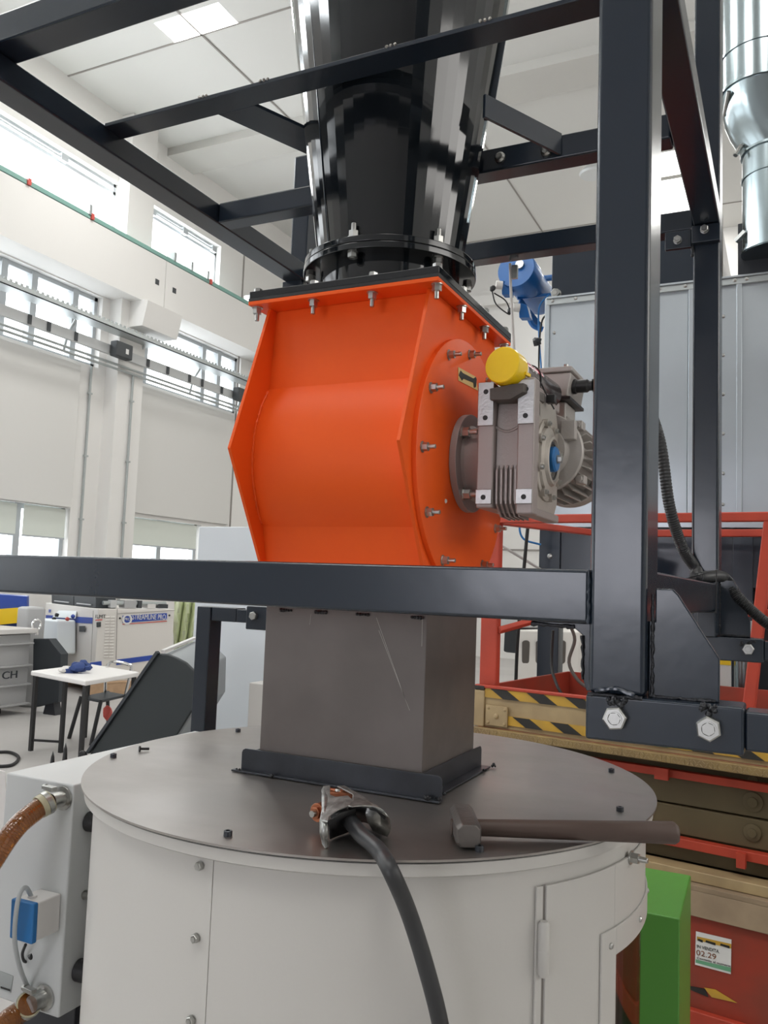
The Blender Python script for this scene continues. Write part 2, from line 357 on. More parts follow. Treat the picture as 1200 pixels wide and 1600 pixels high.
# green crane rail with red clips
r = thing('crane_rail', 'green steel rail with red clips on the white runway beam', 'rail', (-10.5, 9, 5.87))
MB().box(-10.56, -10.44, -9, 19.8, 5.87, 5.95).build('rail', 'green_paint', r, .01)
for y in (6.2, 8.7, 10.0, 13.2, 14.8): MB().box(-10.59, -10.41, y-.03, y+.03, 5.87, 5.965).build('clip', 'red_bit', r)
for y in (9.95, 12.1, 12.6, 13.1, 14.6, 14.75): MB().box(-10.6, -10.42, y-.03, y+.03, 5.93, 6.1).build('stop', 'galv_rail', r)
for k, y in enumerate((11.62, 12.1)):
    struct('trim_%d' % (11+k), MB().box(-10.455, -10.445, y, y+.1, 5.33, 5.43), 'dark_box')
# cable tray, busbar with tap-off boxes, conduits
r = thing('cable_tray', 'long perforated galvanised cable tray running along the window wall', 'cable tray', (-10.6, 9, 4.2))
t = MB().box(-10.75, -10.45, 4, 19.8, 4.22, 4.235).box(-10.46, -10.45, 4, 19.8, 4.22, 4.3)
for i in range(160): t.box(-10.455, -10.445, 4+i*.1, 4+i*.1+.05, 4.30, 4.33)
t.build('tray', 'galv_rail', r)
for i in range(9): MB().tube([(-10.93, 5.1+i*1.65, 3.7), (-10.86, 5.1+i*1.65, 3.98), (-10.7, 5.1+i*1.65, 4.2)], .022, 6).build('bracket', 'galv_rail', r)
r = thing('busbar', 'pale grey busbar trunking hung under the cable tray on the window wall', 'busbar', (-10.7, 9, 3.85))
MB().box(-10.72, -10.66, 4, 19.8, 3.82, 3.99).build('trunking', 'rail_grey', r, .005)
for y in (9.05, 9.43, 10.0, 11.05, 11.75, 12.3, 12.95, 13.35, 14.0, 15.0, 15.5): MB().box(-10.65, -10.64, y, y+.07, 3.83, 3.98).build('outlet', 'dark_box', r)
for y, lab in ((11.0, 'dark box on the busbar above the column, left of the orange machine'), (14.6, 'dark box on the busbar close to the orange machine')):
    q = thing('tap_off_box', lab, 'electrical box', (-10.58, y, 3.82), 'busbar tap-off boxes')
    MB().box(-10.64, -10.48, y-.2, y+.2, 3.78, 4.05).build('housing', 'dark_box', q, .02); MB().box(-10.479, -10.475, y+.02, y+.09, 3.86, 3.95).build('label', 'paper', q)
for z, lab in ((3.68, 'upper horizontal conduit pipe below the busbar'), (3.6, 'lower horizontal conduit pipe below the busbar')):
    tag(MB().tube([(-10.66, 4, z), (-10.66, 19.8, z)], .022, 8).build('conduit', 'galv_rail'), lab, 'pipe', 'conduits on the window wall')
for y, lab in ((10.72, 'vertical conduit pipe on the wall just left of the white column'), (11.45, 'vertical conduit pipe running down the white column')):
    x = -10.98 if y < 11 else -10.70
    t = MB().tube([(x+.02, y, 3.6), (x+.02, y, FZ)], .022, 8)
    for z in (3.1, 2.0, .9, -.3): t.box(x, x+.05, y-.04, y+.04, z, z+.03)
    tag(t.build('conduit', 'galv_rail'), lab, 'pipe', 'conduits on the window wall')
# round high-bay lamp
r = thing('high_bay_lamp', 'round grey high-bay lamp hanging from the ceiling beside the dark post', 'lamp', (-3.35, 15.6, 8.0))
MB().lathe([(0, .0), (.24, .0), (.26, .04), (.2, .12), (.08, .2), (0, .2)], (-3.35, 15.6, 7.96), (0, 0, 1)).build('shade', 'lamp_glass', r); MB().cyl((-3.35, 15.6, 8.16), (-3.35, 15.6, 8.4), .02).build('rod', 'galv_rail', r)

# ================================================================== STEEL FRAME
KF = .94      # frame laid out at one size, then brought to its true size about the eye point
fr = thing('support_gantry', 'anthracite painted square-tube frame standing around the orange rotary valve', 'frame', (-.74, 1.5, FZ/KF))
P = 'frame_paint'
MB().box(-.201, -.139, .95, 1.04, -.112, 1.5).build('post', P, fr, .006)
MB().box(-.201, -.142, 2.05, 2.14, -.09, 2.1).build('post', P, fr, .006)
MB().box(-1.333, -1.275, 2.05, 2.11, -.10, 1.27).build('post', P, fr, .005)
MB().box(-1.66, -1.60, .95, 1.04, FZ/KF, 1.3).build('post', P, fr, .005)
MB().box(-1.60, -.2012, .952, 1.012, -.036, .0245).build('beam', P, fr, .004)          # lower front
MB().box(-.199, -.141, 1.0402, 2.0498, -.03, .027).build('beam', P, fr, .004)           # lower right
MB().box(-1.60, -.2012, .952, 1.012, .9205, .975).build('beam', P, fr, .004)           # top front
MB().box(-1.325, -1.262, .80, 2.0498, .87, .92).build('beam', P, fr, .004)           # top left
MB().box(-.199, -.141, 1.0402, 2.0498, .87, .92).build('beam', P, fr, .004)             # top right
MB().box(-1.2745, -.2015, 2.052, 2.102, .87, .92).build('beam', P, fr, .004)            # top back
MB().box(-1.2615, -.1995, 1.61, 1.66, .87, .92).build('beam', P, fr, .004)              # top middle
MB().box(-1.2615, -.1995, 1.225, 1.277, .913, .921).box(-1.25, -.21, 1.270, 1.277, .921, .94).build('angle_bar', P, fr, .001)
def strip(a, b, wd, th=.008):
    MB().bar(a, b, wd, th).build('bracket', P, fr, .001)
MB().prism([(-1.014, 1.277, .913), (-.928, 1.277, .913), (-.78, 1.61, .913), (-.872, 1.61, .913)], (0, 0, .007)).build('bracket', P, fr, .001)
MB().bar((-.51, 1.42, .898), (-.412, 1.609, .898), .007, .045).build('bracket', P, fr, .001)
# feet: sleeve tube, telescoping outrigger, leg to the floor
MB().box(-.2025, -.041, .948, 1.002, -.1615, -.1125).build('foot_sleeve', P, fr, .003)
MB().box(-.041, .70, .953, .997, -.157, -.117).build('outrigger', P, fr, .003); MB().box(.70, .76, .945, 1.005, FZ/KF, -.10).build('leg', P, fr, .003)
MB().box(-.17, -.049, 2.048, 2.102, -.143, -.0905).build('foot_sleeve', P, fr, .003)
MB().box(-.049, .70, 2.053, 2.097, -.138, -.095).build('outrigger', P, fr, .003); MB().box(.70, .76, 2.045, 2.105, FZ/KF, -.09).build('leg', P, fr, .003)
MB().box(-1.46, -1.334, 2.05, 2.10, -.128, -.09).build('outrigger', P, fr, .003); MB().box(-1.60, -1.55, 2.045, 2.105, FZ/KF, -.087).box(-1.55, -1.46, 2.05, 2.10, -.128, -.087).build('leg', P, fr, .003)
MB().box(-1.415, -1.335, 2.035, 2.05, -.145, -.078).build('foot_sleeve', P, fr, .003)
bolt(fr, (-1.385, 2.035, -.105), (0, -1, 0), .022, 'hexplain'); bolt(fr, (-.169, .948, -.135), (0, -1, 0), .0225, 'hexplain'); bolt(fr, (-.0745, .948, -.136), (0, -1, 0), .0225, 'hexplain')
bolt(fr, (-.0805, 2.048, -.114), (0, -1, 0), .022, 'hexplain')
# gussets
MB().xz([(-.139, -.1125), (-.066, -.1125), (-.066, -.066), (-.108, .0), (-.114, .006), (-.132, .006), (-.132, -.03), (-.139, -.03)], .968, .976).build('gusset', P, fr, .0015)
MB().xz([(-.142, -.0905), (-.077, -.0905), (-.077, -.055), (-.106, .025), (-.112, .036), (-.142, .039)], 2.07, 2.078).build('gusset', P, fr, .0015)
MB().xz([(-.2012, -.1125), (-.2012, -.0365), (-.272, -.0365), (-.272, -.041), (-.222, -.043), (-.213, -.05), (-.2115, -.1), (-.2075, -.1125)], .975, .985).build('gusset', P, fr, .001)
MB().box(-.178, -.142, 1.95, 2.0475, -.088, -.0305).build('bracket', P, fr, .002)
# weld beads
def bead(pts, r=.0022, m='weld_metal', par=None, nm='weld_bead'):
    P_ = []; 
    for a, b in zip(pts, pts[1:]):
        a = V(a); b = V(b); k = max(2, int((b-a).length/.0035))
        for i in range(k): P_.append(a.lerp(b, i/k)+V([random.uniform(-.0006, .0006) for _ in range(3)]))
    P_.append(V(pts[-1])); MB().tube(P_, [r*random.uniform(.65, 1.35) for _ in P_], 7).build(nm, m, par or fr)
bead([(-.192, .9475, -.108), (-.17, .9465, -.104), (-.15, .947, -.110)], .0025, P); bead([(-.200, .949, -.1125), (-.142, .949, -.1125)])
bead([(-.138, .967, -.111), (-.07, .967, -.111)], .0018); bead([(-.1345, .967, -.11), (-.1345, .967, .0)], .0018); bead([(-.2725, .974, -.04), (-.222, .974, -.041)], .0028)
bead([(-.2125, .974, -.05), (-.2115, .974, -.10)], .002); bead([(-.1415, 2.069, -.088), (-.08, 2.069, -.088)], .0028); bead([(-.1415, 2.069, -.088), (-.1415, 2.069, .03)], .0028)
bead([(-.2015, .951, -.036), (-.2015, .951, .024)], .0018, P)
for x, z in ((-.169, -.123), (-.0745, -.124)):        # lumps of weld above the foot bolts
    t = MB()
    for _ in range(10): t.blob((x+random.uniform(-.009, .009), .9465, z+random.uniform(-.0, .012)), random.uniform(.0022, .004))
    t.build('weld_bead', 'weld_metal', fr)
t = MB()
for _ in range(8): t.blob((-.0805+random.uniform(-.016, .016), 2.046, -.103+random.uniform(-.003, .008)), .003)
t.build('weld_bead', 'weld_metal', fr)
for x in (-1.02, -.88, -.62, -.45):
    t = MB()
    for i in range(3): t.blob((x+i*.008, 1.225, .9215), .003)
    t.build('weld_bead', 'bright_weld', fr)
# upper joints with bolts
bolt(fr, (-.539, 1.61, .895), (0, -1, 0), .024, 'dome'); bolt(fr, (-.441, 1.61, .89), (0, -1, 0), .024, 'dome')
MB().box(-.203, -.140, 2.03, 2.0495, .826, .869).build('joint_plate', P, fr, .002); bolt(fr, (-.174, 2.03, .855), (0, -1, 0), .016)
MB().box(-.264, -.204, 2.04, 2.0515, .822, .866).build('joint_plate', P, fr, .002); bolt(fr, (-.235, 2.04, .842), (0, -1, 0), .016)
bead([(-.2015, 2.045, .87), (-.2015, 2.045, .80)], .004, 'weld_metal')
bolt(fr, (-1.275, 2.045, .86), (0, -1, 0), .02)
MB().box(-1.335, -1.272, 2.02, 2.05, .845, .872).build('joint_plate', P, fr, .002)

for o in [fr]+list(fr.children):
    o.location *= KF; WO[o] = WO[o]*KF
    if o is fr: continue
    if o.data.users > 1 or o.name.startswith('bolt'): o.scale *= KF
    else: o.data.transform(Matrix.Scale(KF, 4))
# ================================================================== BLACK INLET DUCT
DC = (-.675, 1.383)
du = thing('inlet_duct', 'glossy black conical steel duct bolted on top of the orange valve', 'duct', (DC[0], DC[1], .497))
SEG = 52
MB().lathe([(.135, .592), (.2085, 1.10), (.278, 1.60), (.272, 1.60), (.2025, 1.10), (.130, .592), (.135, .592)], (*DC, 0), (0, 0, 1), SEG).build('cone', 'duct_paint', du, 0, 2)
MB().lathe([(.131, .5045), (.131, .569), (.127, .569), (.127, .5045), (.131, .5045)], (*DC, 0), (0, 0, 1), 64).build('neck', 'duct_paint', du)
MB().lathe([(.127, .568), (.162, .568), (.162, .5795), (.127, .5795), (.127, .568)], (*DC, 0), (0, 0, 1), 72).build('flange', 'duct_paint', du, .0015)
MB().lathe([(.128, .5805), (.161, .5805), (.161, .592), (.128, .592), (.128, .5805)], (*DC, 0), (0, 0, 1), 72).build('flange', 'duct_paint', du, .0015)
t = MB(); t.box(-.855, -.495, 1.191, 1.575, .4925, .5045); t.build('adapter_plate', 'duct_paint', du, .001)
for k in range(6):
    a = math.radians(-90+60*k); p = V((DC[0]+.148*math.cos(a), DC[1]+.148*math.sin(a), 0))
    bolt(du, p+V((0, 0, .592)), (0, 0, 1), .0155, 'nut', name='bolt'); bolt(du, p+V((0, 0, .568)), (0, 0, -1), .0155, 'hex', name='bolt')
# seam flange on the cone
a = math.radians(13); rad = V((math.cos(a), math.sin(a), 0))
p0 = V((*DC, 0))+rad*(.135+.138*(.87-.585)+.004)+V((0, 0, .87)); p1 = V((*DC, 0))+rad*(.135+.138*(1.06-.585)+.004)+V((0, 0, 1.06))
MB().bar(p0, p1, .006, .014, rad).build('seam_flange', 'frame_paint', du)
a = math.radians(-118); rad = V((math.cos(a), math.sin(a), 0)); pr_ = lambda z: V((*DC, 0))+rad*(.1355+.138*(z-.585)+.0006)+V((0, 0, z))
MB().tube([pr_(.6), pr_(1.59)], .0012, 5).build('seam', 'frame_paint', du)

# ================================================================== ORANGE ROTARY VALVE
va = thing('rotary_valve', 'bright orange hexagonal rotary valve housing between duct and grey steel chute', 'rotary valve', (-.675, 1.383, -.05))
O = 'orange_paint'
def hexpts(k=0): return [(1.383-.164, .4795), (1.383-.262+k, .214), (1.383-.129, -.018), (1.383+.129, -.018), (1.383+.262-k, .214), (1.383+.164, .4795)]
MB().yz(hexpts(), -.526, -.520).build('side_plate', O, va, .0008); MB().yz(hexpts(), -.833, -.827).build('side_plate', O, va, .0008)
pts = []
R = .198
zc, yc = .214, 1.383
for s_ in (-1, 1):
    seq = [(yc+s_*.145, .4795)]
    for i in range(17):
        a = math.radians(38-76*i/16); seq.append((yc+s_*(R*math.cos(a)+.0), zc+R*math.sin(a)))
    seq.append((yc+s_*.128, -.018)); pts += seq if s_ == -1 else seq[::-1]
MB().yz(pts, -.827, -.526).build('housing', O, va, 0, 12)
MB().box(-.8555, -.4955, 1.190, 1.5755, .4798, .4865).build('top_flange', O, va, .0008)
MB().box(-.8555, -.4955, 1.190, 1.5755, .4868, .4922).build('gasket_gap', 'black_plastic', va)
MB().box(-.845, -.512, 1.225, 1.545, -.036, -.0182).build('bottom_flange', O, va, .0008)
MB().lathe([(0, 0), (.219, 0), (.219, .008), (.217, .009), (0, .009)], (-.520, yc, zc+.0), (1, 0, 0), 96).build('end_cover', O, va)
for k in range(12): bolt(va, (-.511, yc+.1985*math.cos(k*PI/6), zc+.1985*math.sin(k*PI/6)), (1, 0, 0), .0125, 'nut')
for x in (-.847, -.732, -.619, -.504):
    for y in (1.206, 1.56): bolt(va, (x, y, .4798), (0, 0, -1), .0135, 'nut'); bolt(va, (x, y, .5045), (0, 0, 1), .0135, 'hex')
for y in (1.32, 1.44): bolt(va, (-.504, y, .4798), (0, 0, -1), .0135, 'nut'); bolt(va, (-.504, y, .5045), (0, 0, 1), .0135, 'hex'); bolt(va, (-.847, y, .4798), (0, 0, -1), .0135, 'nut')
# weld seams where the drum shell meets the left plate
bead([(-.8265, yc-R*math.cos(math.radians(a))-.001, zc+R*math.sin(math.radians(a))) for a in range(36, -40, -4)], .0026, O, va)
# direction arrow label
L0, L1, L2, L3 = [PX(x, y, -.5108) for x, y in ((715.6, 573.5), (742.5, 588.5), (746.5, 610.5), (715.8, 594.5))]
lb = MB().prism([L0, L1, L2, L3], (.0006, 0, 0)).build('arrow_label', 'decal_yellow', va)
ar = [PX(660+x/4, 500+y/4, -.510) for x, y in ((227, 345), (238, 316), (252, 332), (318, 366), (332, 356), (338, 370), (334, 418), (322, 424), (318, 392), (256, 366), (247, 378))]
MB().prism(ar, (.0006, 0, 0)).build('arrow', 'ink', lb)
MB().lathe([(0, 0), (.004, 0), (.003, .002), (0, .0025)], PX(696, 783, -.5112), (1, 0, 0), 12).build('paint_spot', 'paper', va)

# ================================================================== GEAR MOTOR
gm = thing('gear_motor', 'grey worm gearbox with finned electric motor mounted on the orange valve side', 'gear motor', (-.41, 1.383, .12))
G = 'cast_grey'; gy, gz = 1.383, .216
MB().lathe([(0, 0), (.086, 0), (.086, .012), (.066, .013), (.062, .018), (.062, .045), (.066, .055), (0, .055)], (-.5105, gy, gz), (1, 0, 0), 56).build('mounting_flange', G, gm, .001)
for k in range(4):
    a = math.radians(45+90*k+8); bolt(gm, (-.498, gy+.074*math.cos(a), gz+.074*math.sin(a)), (1, 0, 0), .0155, 'nut')
# housing: two side blocks, recessed middle, cooling fins below
y0 = 1.285
MB().box(-.457, -.429, y0, 1.47, .128, .333).build('housing', G, gm, .003)
MB().box(-.390, -.362, y0, y0+.030, .118, .338).build('housing', G, gm, .003)
body = MB().yz([(y0+.012, .14), (y0+.012, .27), (y0+.02, .32), (1.46, .33), (1.46, .13), (y0+.03, .122)], -.4295, -.377); body.build('gear_case', G, gm, .003)
for i in range(5):
    x = -.4245+i*.0078; MB().yz([(y0+.013, .20), (y0+.002, .19), (y0+.004, .135), (y0+.03, .116), (y0+.08, .114), (y0+.08, .14)], x, x+.0028).build('fin', G, gm)
MB().tube([(-.4295+.04*i/12, y0+.0115, .262-.008*math.sin(PI*i/12)) for i in range(13)], .0025, 6).build('case_seam', G, gm)
for x0_ in (-.4575, -.3905):      # machined pads with holes
    for z0_, z1_ in ((.262, .334), (.134, .158)):
        pd = MB().box(x0_+.001, x0_+.028, y0-.0035, y0-.0002, z0_, z1_).build('machined_pad', 'machined', gm, .001)
        for z in ((z0_+.013, z1_-.016) if z1_-z0_ > .05 else ((z0_+z1_)/2-.001,)):
            MB().cyl((x0_+.0145, y0-.004, z), (x0_+.0145, y0-.0005, z), .0042, n=16).build('hole', 'ink', pd)
MB().box(-.390, -.368, y0+.03, 1.47, .315, .334).build('top_rib', G, gm, .003); MB().box(-.390, -.366, y0+.03, 1.47, .118, .132).build('bottom_rib', G, gm, .003)
# output cover facing +X
hx = -.372
MB().yz([(y0+.03, .125), (y0+.012, .15), (y0+.012, .20), (y0+.018, .285), (y0+.05, .315), (1.44, .32), (1.462, .28), (1.462, .15), (1.44, .125)], hx-.004, hx+.004).build('side_cover', 'cast_alu', gm, .0015)
MB().lathe([(.0, .0), (.068, .0), (.068, .004), (.062, .006), (.058, .004), (.056, .009), (.044, .011), (.040, .016), (.036, .017), (.034, .013), (.028, .013), (.028, .006), (0, .006)], (hx+.003, gy-.005, gz), (1, 0, 0), 48).build('output_flange', 'cast_alu', gm)
for k in range(8):
    a = 2*PI*k/8+.3; c_ = (hx+.004, gy-.005+.063*math.cos(a), gz+.063*math.sin(a))
    MB().lathe([(0, 0), (.0075, 0), (.0075, .009), (0, .009)], c_, (1, 0, 0), 14).build('boss', 'cast_alu', gm); bolt(gm, V(c_)+V((.009, 0, 0)), (1, 0, 0), .0085, 'cap', 'zinc')
for i in range(4): MB().box(hx-.002, hx+.004, y0+.03+i*.007, y0+.033+i*.007, .285, .305).build('fin', 'cast_alu', gm)
MB().lathe([(0, 0), (.021, 0), (.0215, .014), (.019, .017), (0, .017)], (hx+.008, gy-.008, gz+.002), (1, 0, 0), 28).build('shaft_cap', 'blue_plastic', gm)
bolt(gm, (hx+.025, gy-.008, gz+.002), (1, 0, 0), .012, 'hex')
MB().lathe([(.0285, .0), (.0325, .0), (.0325, .0145), (.0285, .0145), (.0285, 0)], (hx+.003, gy-.005, gz), (1, 0, 0), 36).build('bore_gap_ring', 'rubber', gm)  # black ring that gives the dark gap in the bore as colour
# motor with its bell flange, fins and fan cover, axis into the depth
mx0, mz0 = -.402, .249
MB().lathe([(0, 0), (.046, 0), (.048, .012), (.050, .020), (.071, .024), (.073, .027), (.073, .034), (.067, .036), (.065, .046), (.062, .055), (0, .055)], (mx0, 1.462, mz0), (0, 1, 0), 56).build('motor_flange', 'motor_grey', gm)
MB().cyl((mx0, 1.518, mz0), (mx0, 1.66, mz0), .062, n=40).build('motor_body', 'motor_grey', gm)
for k in range(30):
    a = 2*PI*k/30+.1
    if 1.3 < a < 1.85: continue
    d = V((math.cos(a), 0, math.sin(a))); s1 = d*.061+V((mx0, 0, mz0)); s2 = d*.080+V((mx0, 0, mz0)); nrm = V((-math.sin(a), 0, math.cos(a)))*.0011
    MB().prism([s1+V((0, 1.523, 0))-nrm, s2+V((0, 1.527, 0))-nrm, s2+V((0, 1.66, 0))-nrm, s1+V((0, 1.66, 0))-nrm], nrm*2).build('fin', 'motor_grey', gm)
for a in (.75, -.65, 2.4, -2.4):
    d = V((math.cos(a), 0, math.sin(a))); MB().box(mx0+d.x*.078-.008, mx0+d.x*.078+.008, 1.512, 1.54, mz0+d.z*.078-.008, mz0+d.z*.078+.008).build('lug', 'motor_grey', gm, .002)
    bolt(gm, (mx0+d.x*.078, 1.512, mz0+d.z*.078), (0, -1, 0), .011, 'hex', 'motor_grey')
MB().lathe([(0, 0), (.078, 0), (.080, .004), (.080, .045), (.070, .055), (0, .056)], (mx0, 1.662, mz0), (0, 1, 0), 48).build('fan_cover', 'motor_grey', gm)
MB().box(-.366, -.340, 1.468, 1.487, .268, .303).build('lug', 'motor_grey', gm, .002)
MB().box(mx0-.02, mx0+.032, 1.52, 1.60, .305, .349).build('box_neck', 'motor_grey', gm, .003)
tb = MB().xz([(-.452, .355), (-.364, .355), (-.358, .392), (-.358, .400), (-.457, .400), (-.457, .392)], 1.505, 1.62).build('terminal_box', 'motor_grey', gm, .003)
MB().box(-.460, -.355, 1.502, 1.623, .4005, .411).build('lid', 'motor_grey', tb, .003); bolt(tb, (-.368, 1.51, .411), (0, 0, 1), .008, 'cap')
MB().box(-.455, -.358, 1.503, 1.618, .349, .3545).build('gasket_gap', 'black_plastic', tb)
cg = MB().lathe([(0, 0), (.014, 0), (.014, .006), (.012, .007), (.0125, .026), (.0095, .030), (.0095, .036), (.006, .037), (0, .037)], (-.360, 1.535, .379), (1, 0, 0), 18).build('cable_gland', 'black_plastic', gm)

# aerosol can tied on top of the gearbox
ca = thing('spray_can', 'aerosol can with yellow cap zip-tied on top of the grey gearbox', 'can', (-.405, 1.36, .335))
cdir = V((.02, .15, -.008)).normalized(); c0 = V((-.4095, 1.258, .3545))
MB().lathe([(0, 0), (.0285, 0), (.0298, .0015), (.0306, .012), (.0300, .034), (.0292, .0345), (0, .0345)], c0, cdir, 40).build('cap', 'yellow_plastic', ca)
MB().bar(c0+cdir*.022+V((.0285, 0, -.010)), c0+cdir*.037+V((.030, 0, -.010)), .005, .005).build('cap_tab', 'yellow_plastic', ca)
MB().lathe([(0, .0345), (.0245, .0345), (.0262, .038), (.0262, .19), (.022, .196), (0, .196)], c0, cdir, 36).build('can_body', 'can_print', ca)
MB().lathe([(.0262, .0375), (.0266, .0375), (.0266, .046), (.0262, .046), (.0262, .0375)], c0, cdir, 36).build('can_band', 'can_white', ca)
MB().curved((0, 0), .0262, .0267, -48, -25, .047, .11, 6).build('stripe', 'can_band', ca, origin=(0, 0, 0)).matrix_basis = Matrix.Translation(c0-WO[ca]) @ V((0, 0, 1)).rotation_difference(cdir).to_matrix().to_4x4()
text(ca, 'lettering', 'OG', 'can_white', c0+cdir*.055+V((.0262, 0, .004)), cdir, (-.35, 0, .93), .011, depth=.002)
ti = MB()
q = V((0, 0, 1)).rotation_difference(cdir)
ring = [c0+cdir*.095+q @ V((.0275*math.cos(i*PI/14), .0275*math.sin(i*PI/14), 0)) for i in range(28)]
ti.tube(ring, .0014, 6, True); ti.tube([c0+cdir*.095+V((.026, 0, -.006)), V((-.362, 1.375, .318)), V((-.356, 1.383, .305))], .0014, 6); ti.build('cable_tie', 'black_plastic', ca)
MB().box(-.365, -.350, 1.362, 1.376, .312, .326).build('tie_head', 'black_plastic', ca, .001)
MB().prism([PY(x, y, 1.268) for x, y in ((765, 607), (765, 625), (797, 624), (818, 612), (818, 598), (800, 600))], (.012, .085, 0)).build('support_pad', 'grey_pad', ca, .001)

# ================================================================== STEEL CHUTE
ch = thing('steel_chute', 'bare grey square steel chute standing on the drum lid', 'chute', (-.677, 1.374, -.335))
MB().box(-.832, -.524, 1.258, 1.50, -.3348, -.0362).build('chute_box', 'bare_steel', ch, .0015)
def ang(pts_v, vec, flange, fvec):
    MB().prism(pts_v, vec).build('angle_bracket', 'bracket_steel', ch, .0008)
yb = 1.2515
t = MB().xz([(-.862, -.334), (-.486, -.334), (-.486, -.302), (-.4885, -.2975), (-.493, -.295), (-.855, -.295), (-.860, -.2975), (-.862, -.302)], yb-.003, yb+.0005); t.xz([(-.875, -.334), (-.486, -.334), (-.486, -.331), (-.875, -.331)], yb-.014, yb-.003); t.build('angle_bracket', 'bracket_steel', ch, .0006)
xb = -.5235
t = MB().yz([(1.252, -.334), (1.535, -.334), (1.535, -.302), (1.532, -.2975), (1.527, -.295), (1.252, -.295)], xb+.0005, xb+.0035); t.box(xb+.0035, xb+.022, 1.252, 1.535, -.334, -.331); t.build('angle_bracket', 'bracket_steel', ch, .0006)
MB().yz([(1.252, -.334), (1.52, -.334), (1.52, -.295), (1.252, -.295)], -.836, -.8325).build('angle_bracket', 'bracket_steel', ch, .0006)
for p in ((-.79, yb-.016, -.332), (-.505, yb-.014, -.330), (-.51, yb-.01, -.331), (-.492, yb-.006, -.331), (xb+.024, 1.285, -.332), (xb+.026, 1.49, -.331), (xb+.027, 1.54, -.331), (-.862, yb-.012, -.332)):
    t = MB()
    for _ in range(4): t.blob(V(p)+V([random.uniform(-.005, .005), random.uniform(-.003, .003), random.uniform(0, .003)]), random.uniform(.0018, .0032))
    t.build('tack_weld', 'weld_metal', ch)
for x in (-.80, -.73, -.65, -.55):
    t = MB()
    for i in range(5): t.blob((x+i*.005, 1.2565, -.052), random.uniform(.002, .0035))
    t.build('tack_weld', 'weld_metal', ch)
for a, b in ((((588, 965)), (634, 1095)), ((592, 985), (640, 1110)), ((486, 960), (484, 976)), ((660, 968), (659, 1010))):
    p, q_ = PY(*a, 1.2577), PY(*b, 1.2577); MB().bar(p, q_, .0007, .0004, (0, 1, 0)).build('scratch', 'bright_weld', ch)

# ================================================================== DRUM
dc = (-.68, 1.39); dr = thing('drum_housing', 'large off-white cylindrical machine housing with a bare steel lid', 'drum', (dc[0], dc[1], FZ))
Wp = 'white_powder'; zt, zb = -.362, FZ
op0, op1, ow0, ow1 = -15.8, 32, -.508, -.9
sh = MB(); sh.curved(dc, .466, .470, 42, 271.1, zb, zt, 90); sh.build('shell_panel', Wp, dr, 0, 20)
sh = MB(); sh.curved(dc, .4655, .4695, -88.8, op0, zb, zt, 40); sh.curved(dc, .4655, .4695, op0, op1, ow0, zt, 24); sh.curved(dc, .4655, .4695, op0, op1, zb, ow1, 24); sh.curved(dc, .4655, .4695, op1, 42, zb, zt, 8); sh.build('shell_panel', Wp, dr, 0, 20)
MB().curved(dc, .462, .4668, -89.0, -88.7, zb, zt, 2).build('seam', 'joint', dr)
MB().curved(dc, .425, .43, -40, 60, zb, -.40, 24).build('dark_backing', 'dark_base', dr)  # dark sheet added so the space behind the glass looks shaded
MB().curved(dc, .431, .436, -6, 2, zb, -.42, 4).build('inner_bracket', 'beige_box', dr)
MB().curved(dc, .431, .436, -14.5, -11.5, zb, -.42, 4).build('inner_bracket', 'lift_olive', dr)
MB().lathe([(.40, -.361), (.478, -.361), (.4855, -.357), (.4865, -.342), (.484, -.3405), (.40, -.3405)], (*dc, 0), (0, 0, 1), 128).build('rim', Wp, dr)
MB().lathe([(.40, -.3405), (.4872, -.3405), (.4872, -.3382), (.40, -.3382)], (*dc, 0), (0, 0, 1), 128).build('gasket_gap', 'ink', dr)  # black ring in place of the shaded gap between lid and rim
MB().lathe([(0, -.3382), (.4915, -.3382), (.4915, -.3352), (0, -.3352)][::1], (*dc, 0), (0, 0, 1), 144).build('lid', 'lid_steel', dr)
for p in ((-1.118, 1.21), (-.666+.005, .935), (-.357, 1.055), (-.235, 1.36), (-1.09, 1.56), (-.30, 1.64), (-.67, 1.84)):
    bolt(dr, (p[0], p[1], -.3352), (0, 0, 1), .0115, 'cap', 'bracket_steel')
for z in (-.3735, -.464, -.565, -.68):
    a = math.radians(-91.3); bolt(dr, (dc[0]+.4705*math.cos(a), dc[1]+.4705*math.sin(a), z), (math.cos(a), math.sin(a), 0), .010, 'hex')
dm = MB(); R0, R1 = .4705, .4745
dm.curved(dc, R0, R1, -34.0, op0, -1.05, -.386, 12); dm.curved(dc, R0, R1, op0, op1, ow0, -.386, 24); dm.curved(dc, R0, R1, op0, op1, -1.05, ow1, 24); dm.curved(dc, R0, R1, op1, 40, -1.05, -.386, 4)
door = dm.build('door', Wp, dr, .001, 20)
MB().curved(dc, .469, .4713, -34.6, -33.9, -1.05, -.386, 2).build('door_gap', 'joint', door)
MB().curved(dc, .470, .4735, -35.9, -34.6, -1.05, -.386, 2).build('hinge_strip', Wp, door, .0008)
ha = math.radians(-34.9); hp = (dc[0]+.479*math.cos(ha), dc[1]+.479*math.sin(ha))
MB().lathe([(0, -.497), (.005, -.497), (.0075, -.493), (.0075, -.4635), (.0072, -.4632), (.0072, -.4622), (.0075, -.462), (.0075, -.432), (.005, -.428), (0, -.428)], (*hp, 0), (0, 0, 1), 18).build('hinge', Wp, door)
fm = MB(); a0_, a1_, z0_, z1_ = -20.7, 36, -.96, -.470
fm.curved(dc, .4748, .4778, a0_, op0, z0_, z1_, 4); fm.curved(dc, .4748, .4778, op0, op1, ow0, z1_, 20); fm.curved(dc, .4748, .4778, op0, op1, z0_, ow1, 20); fm.curved(dc, .4748, .4778, op1, a1_, z0_, z1_, 4)
wf = fm.build('window_frame', Wp, door, .0008, 20)
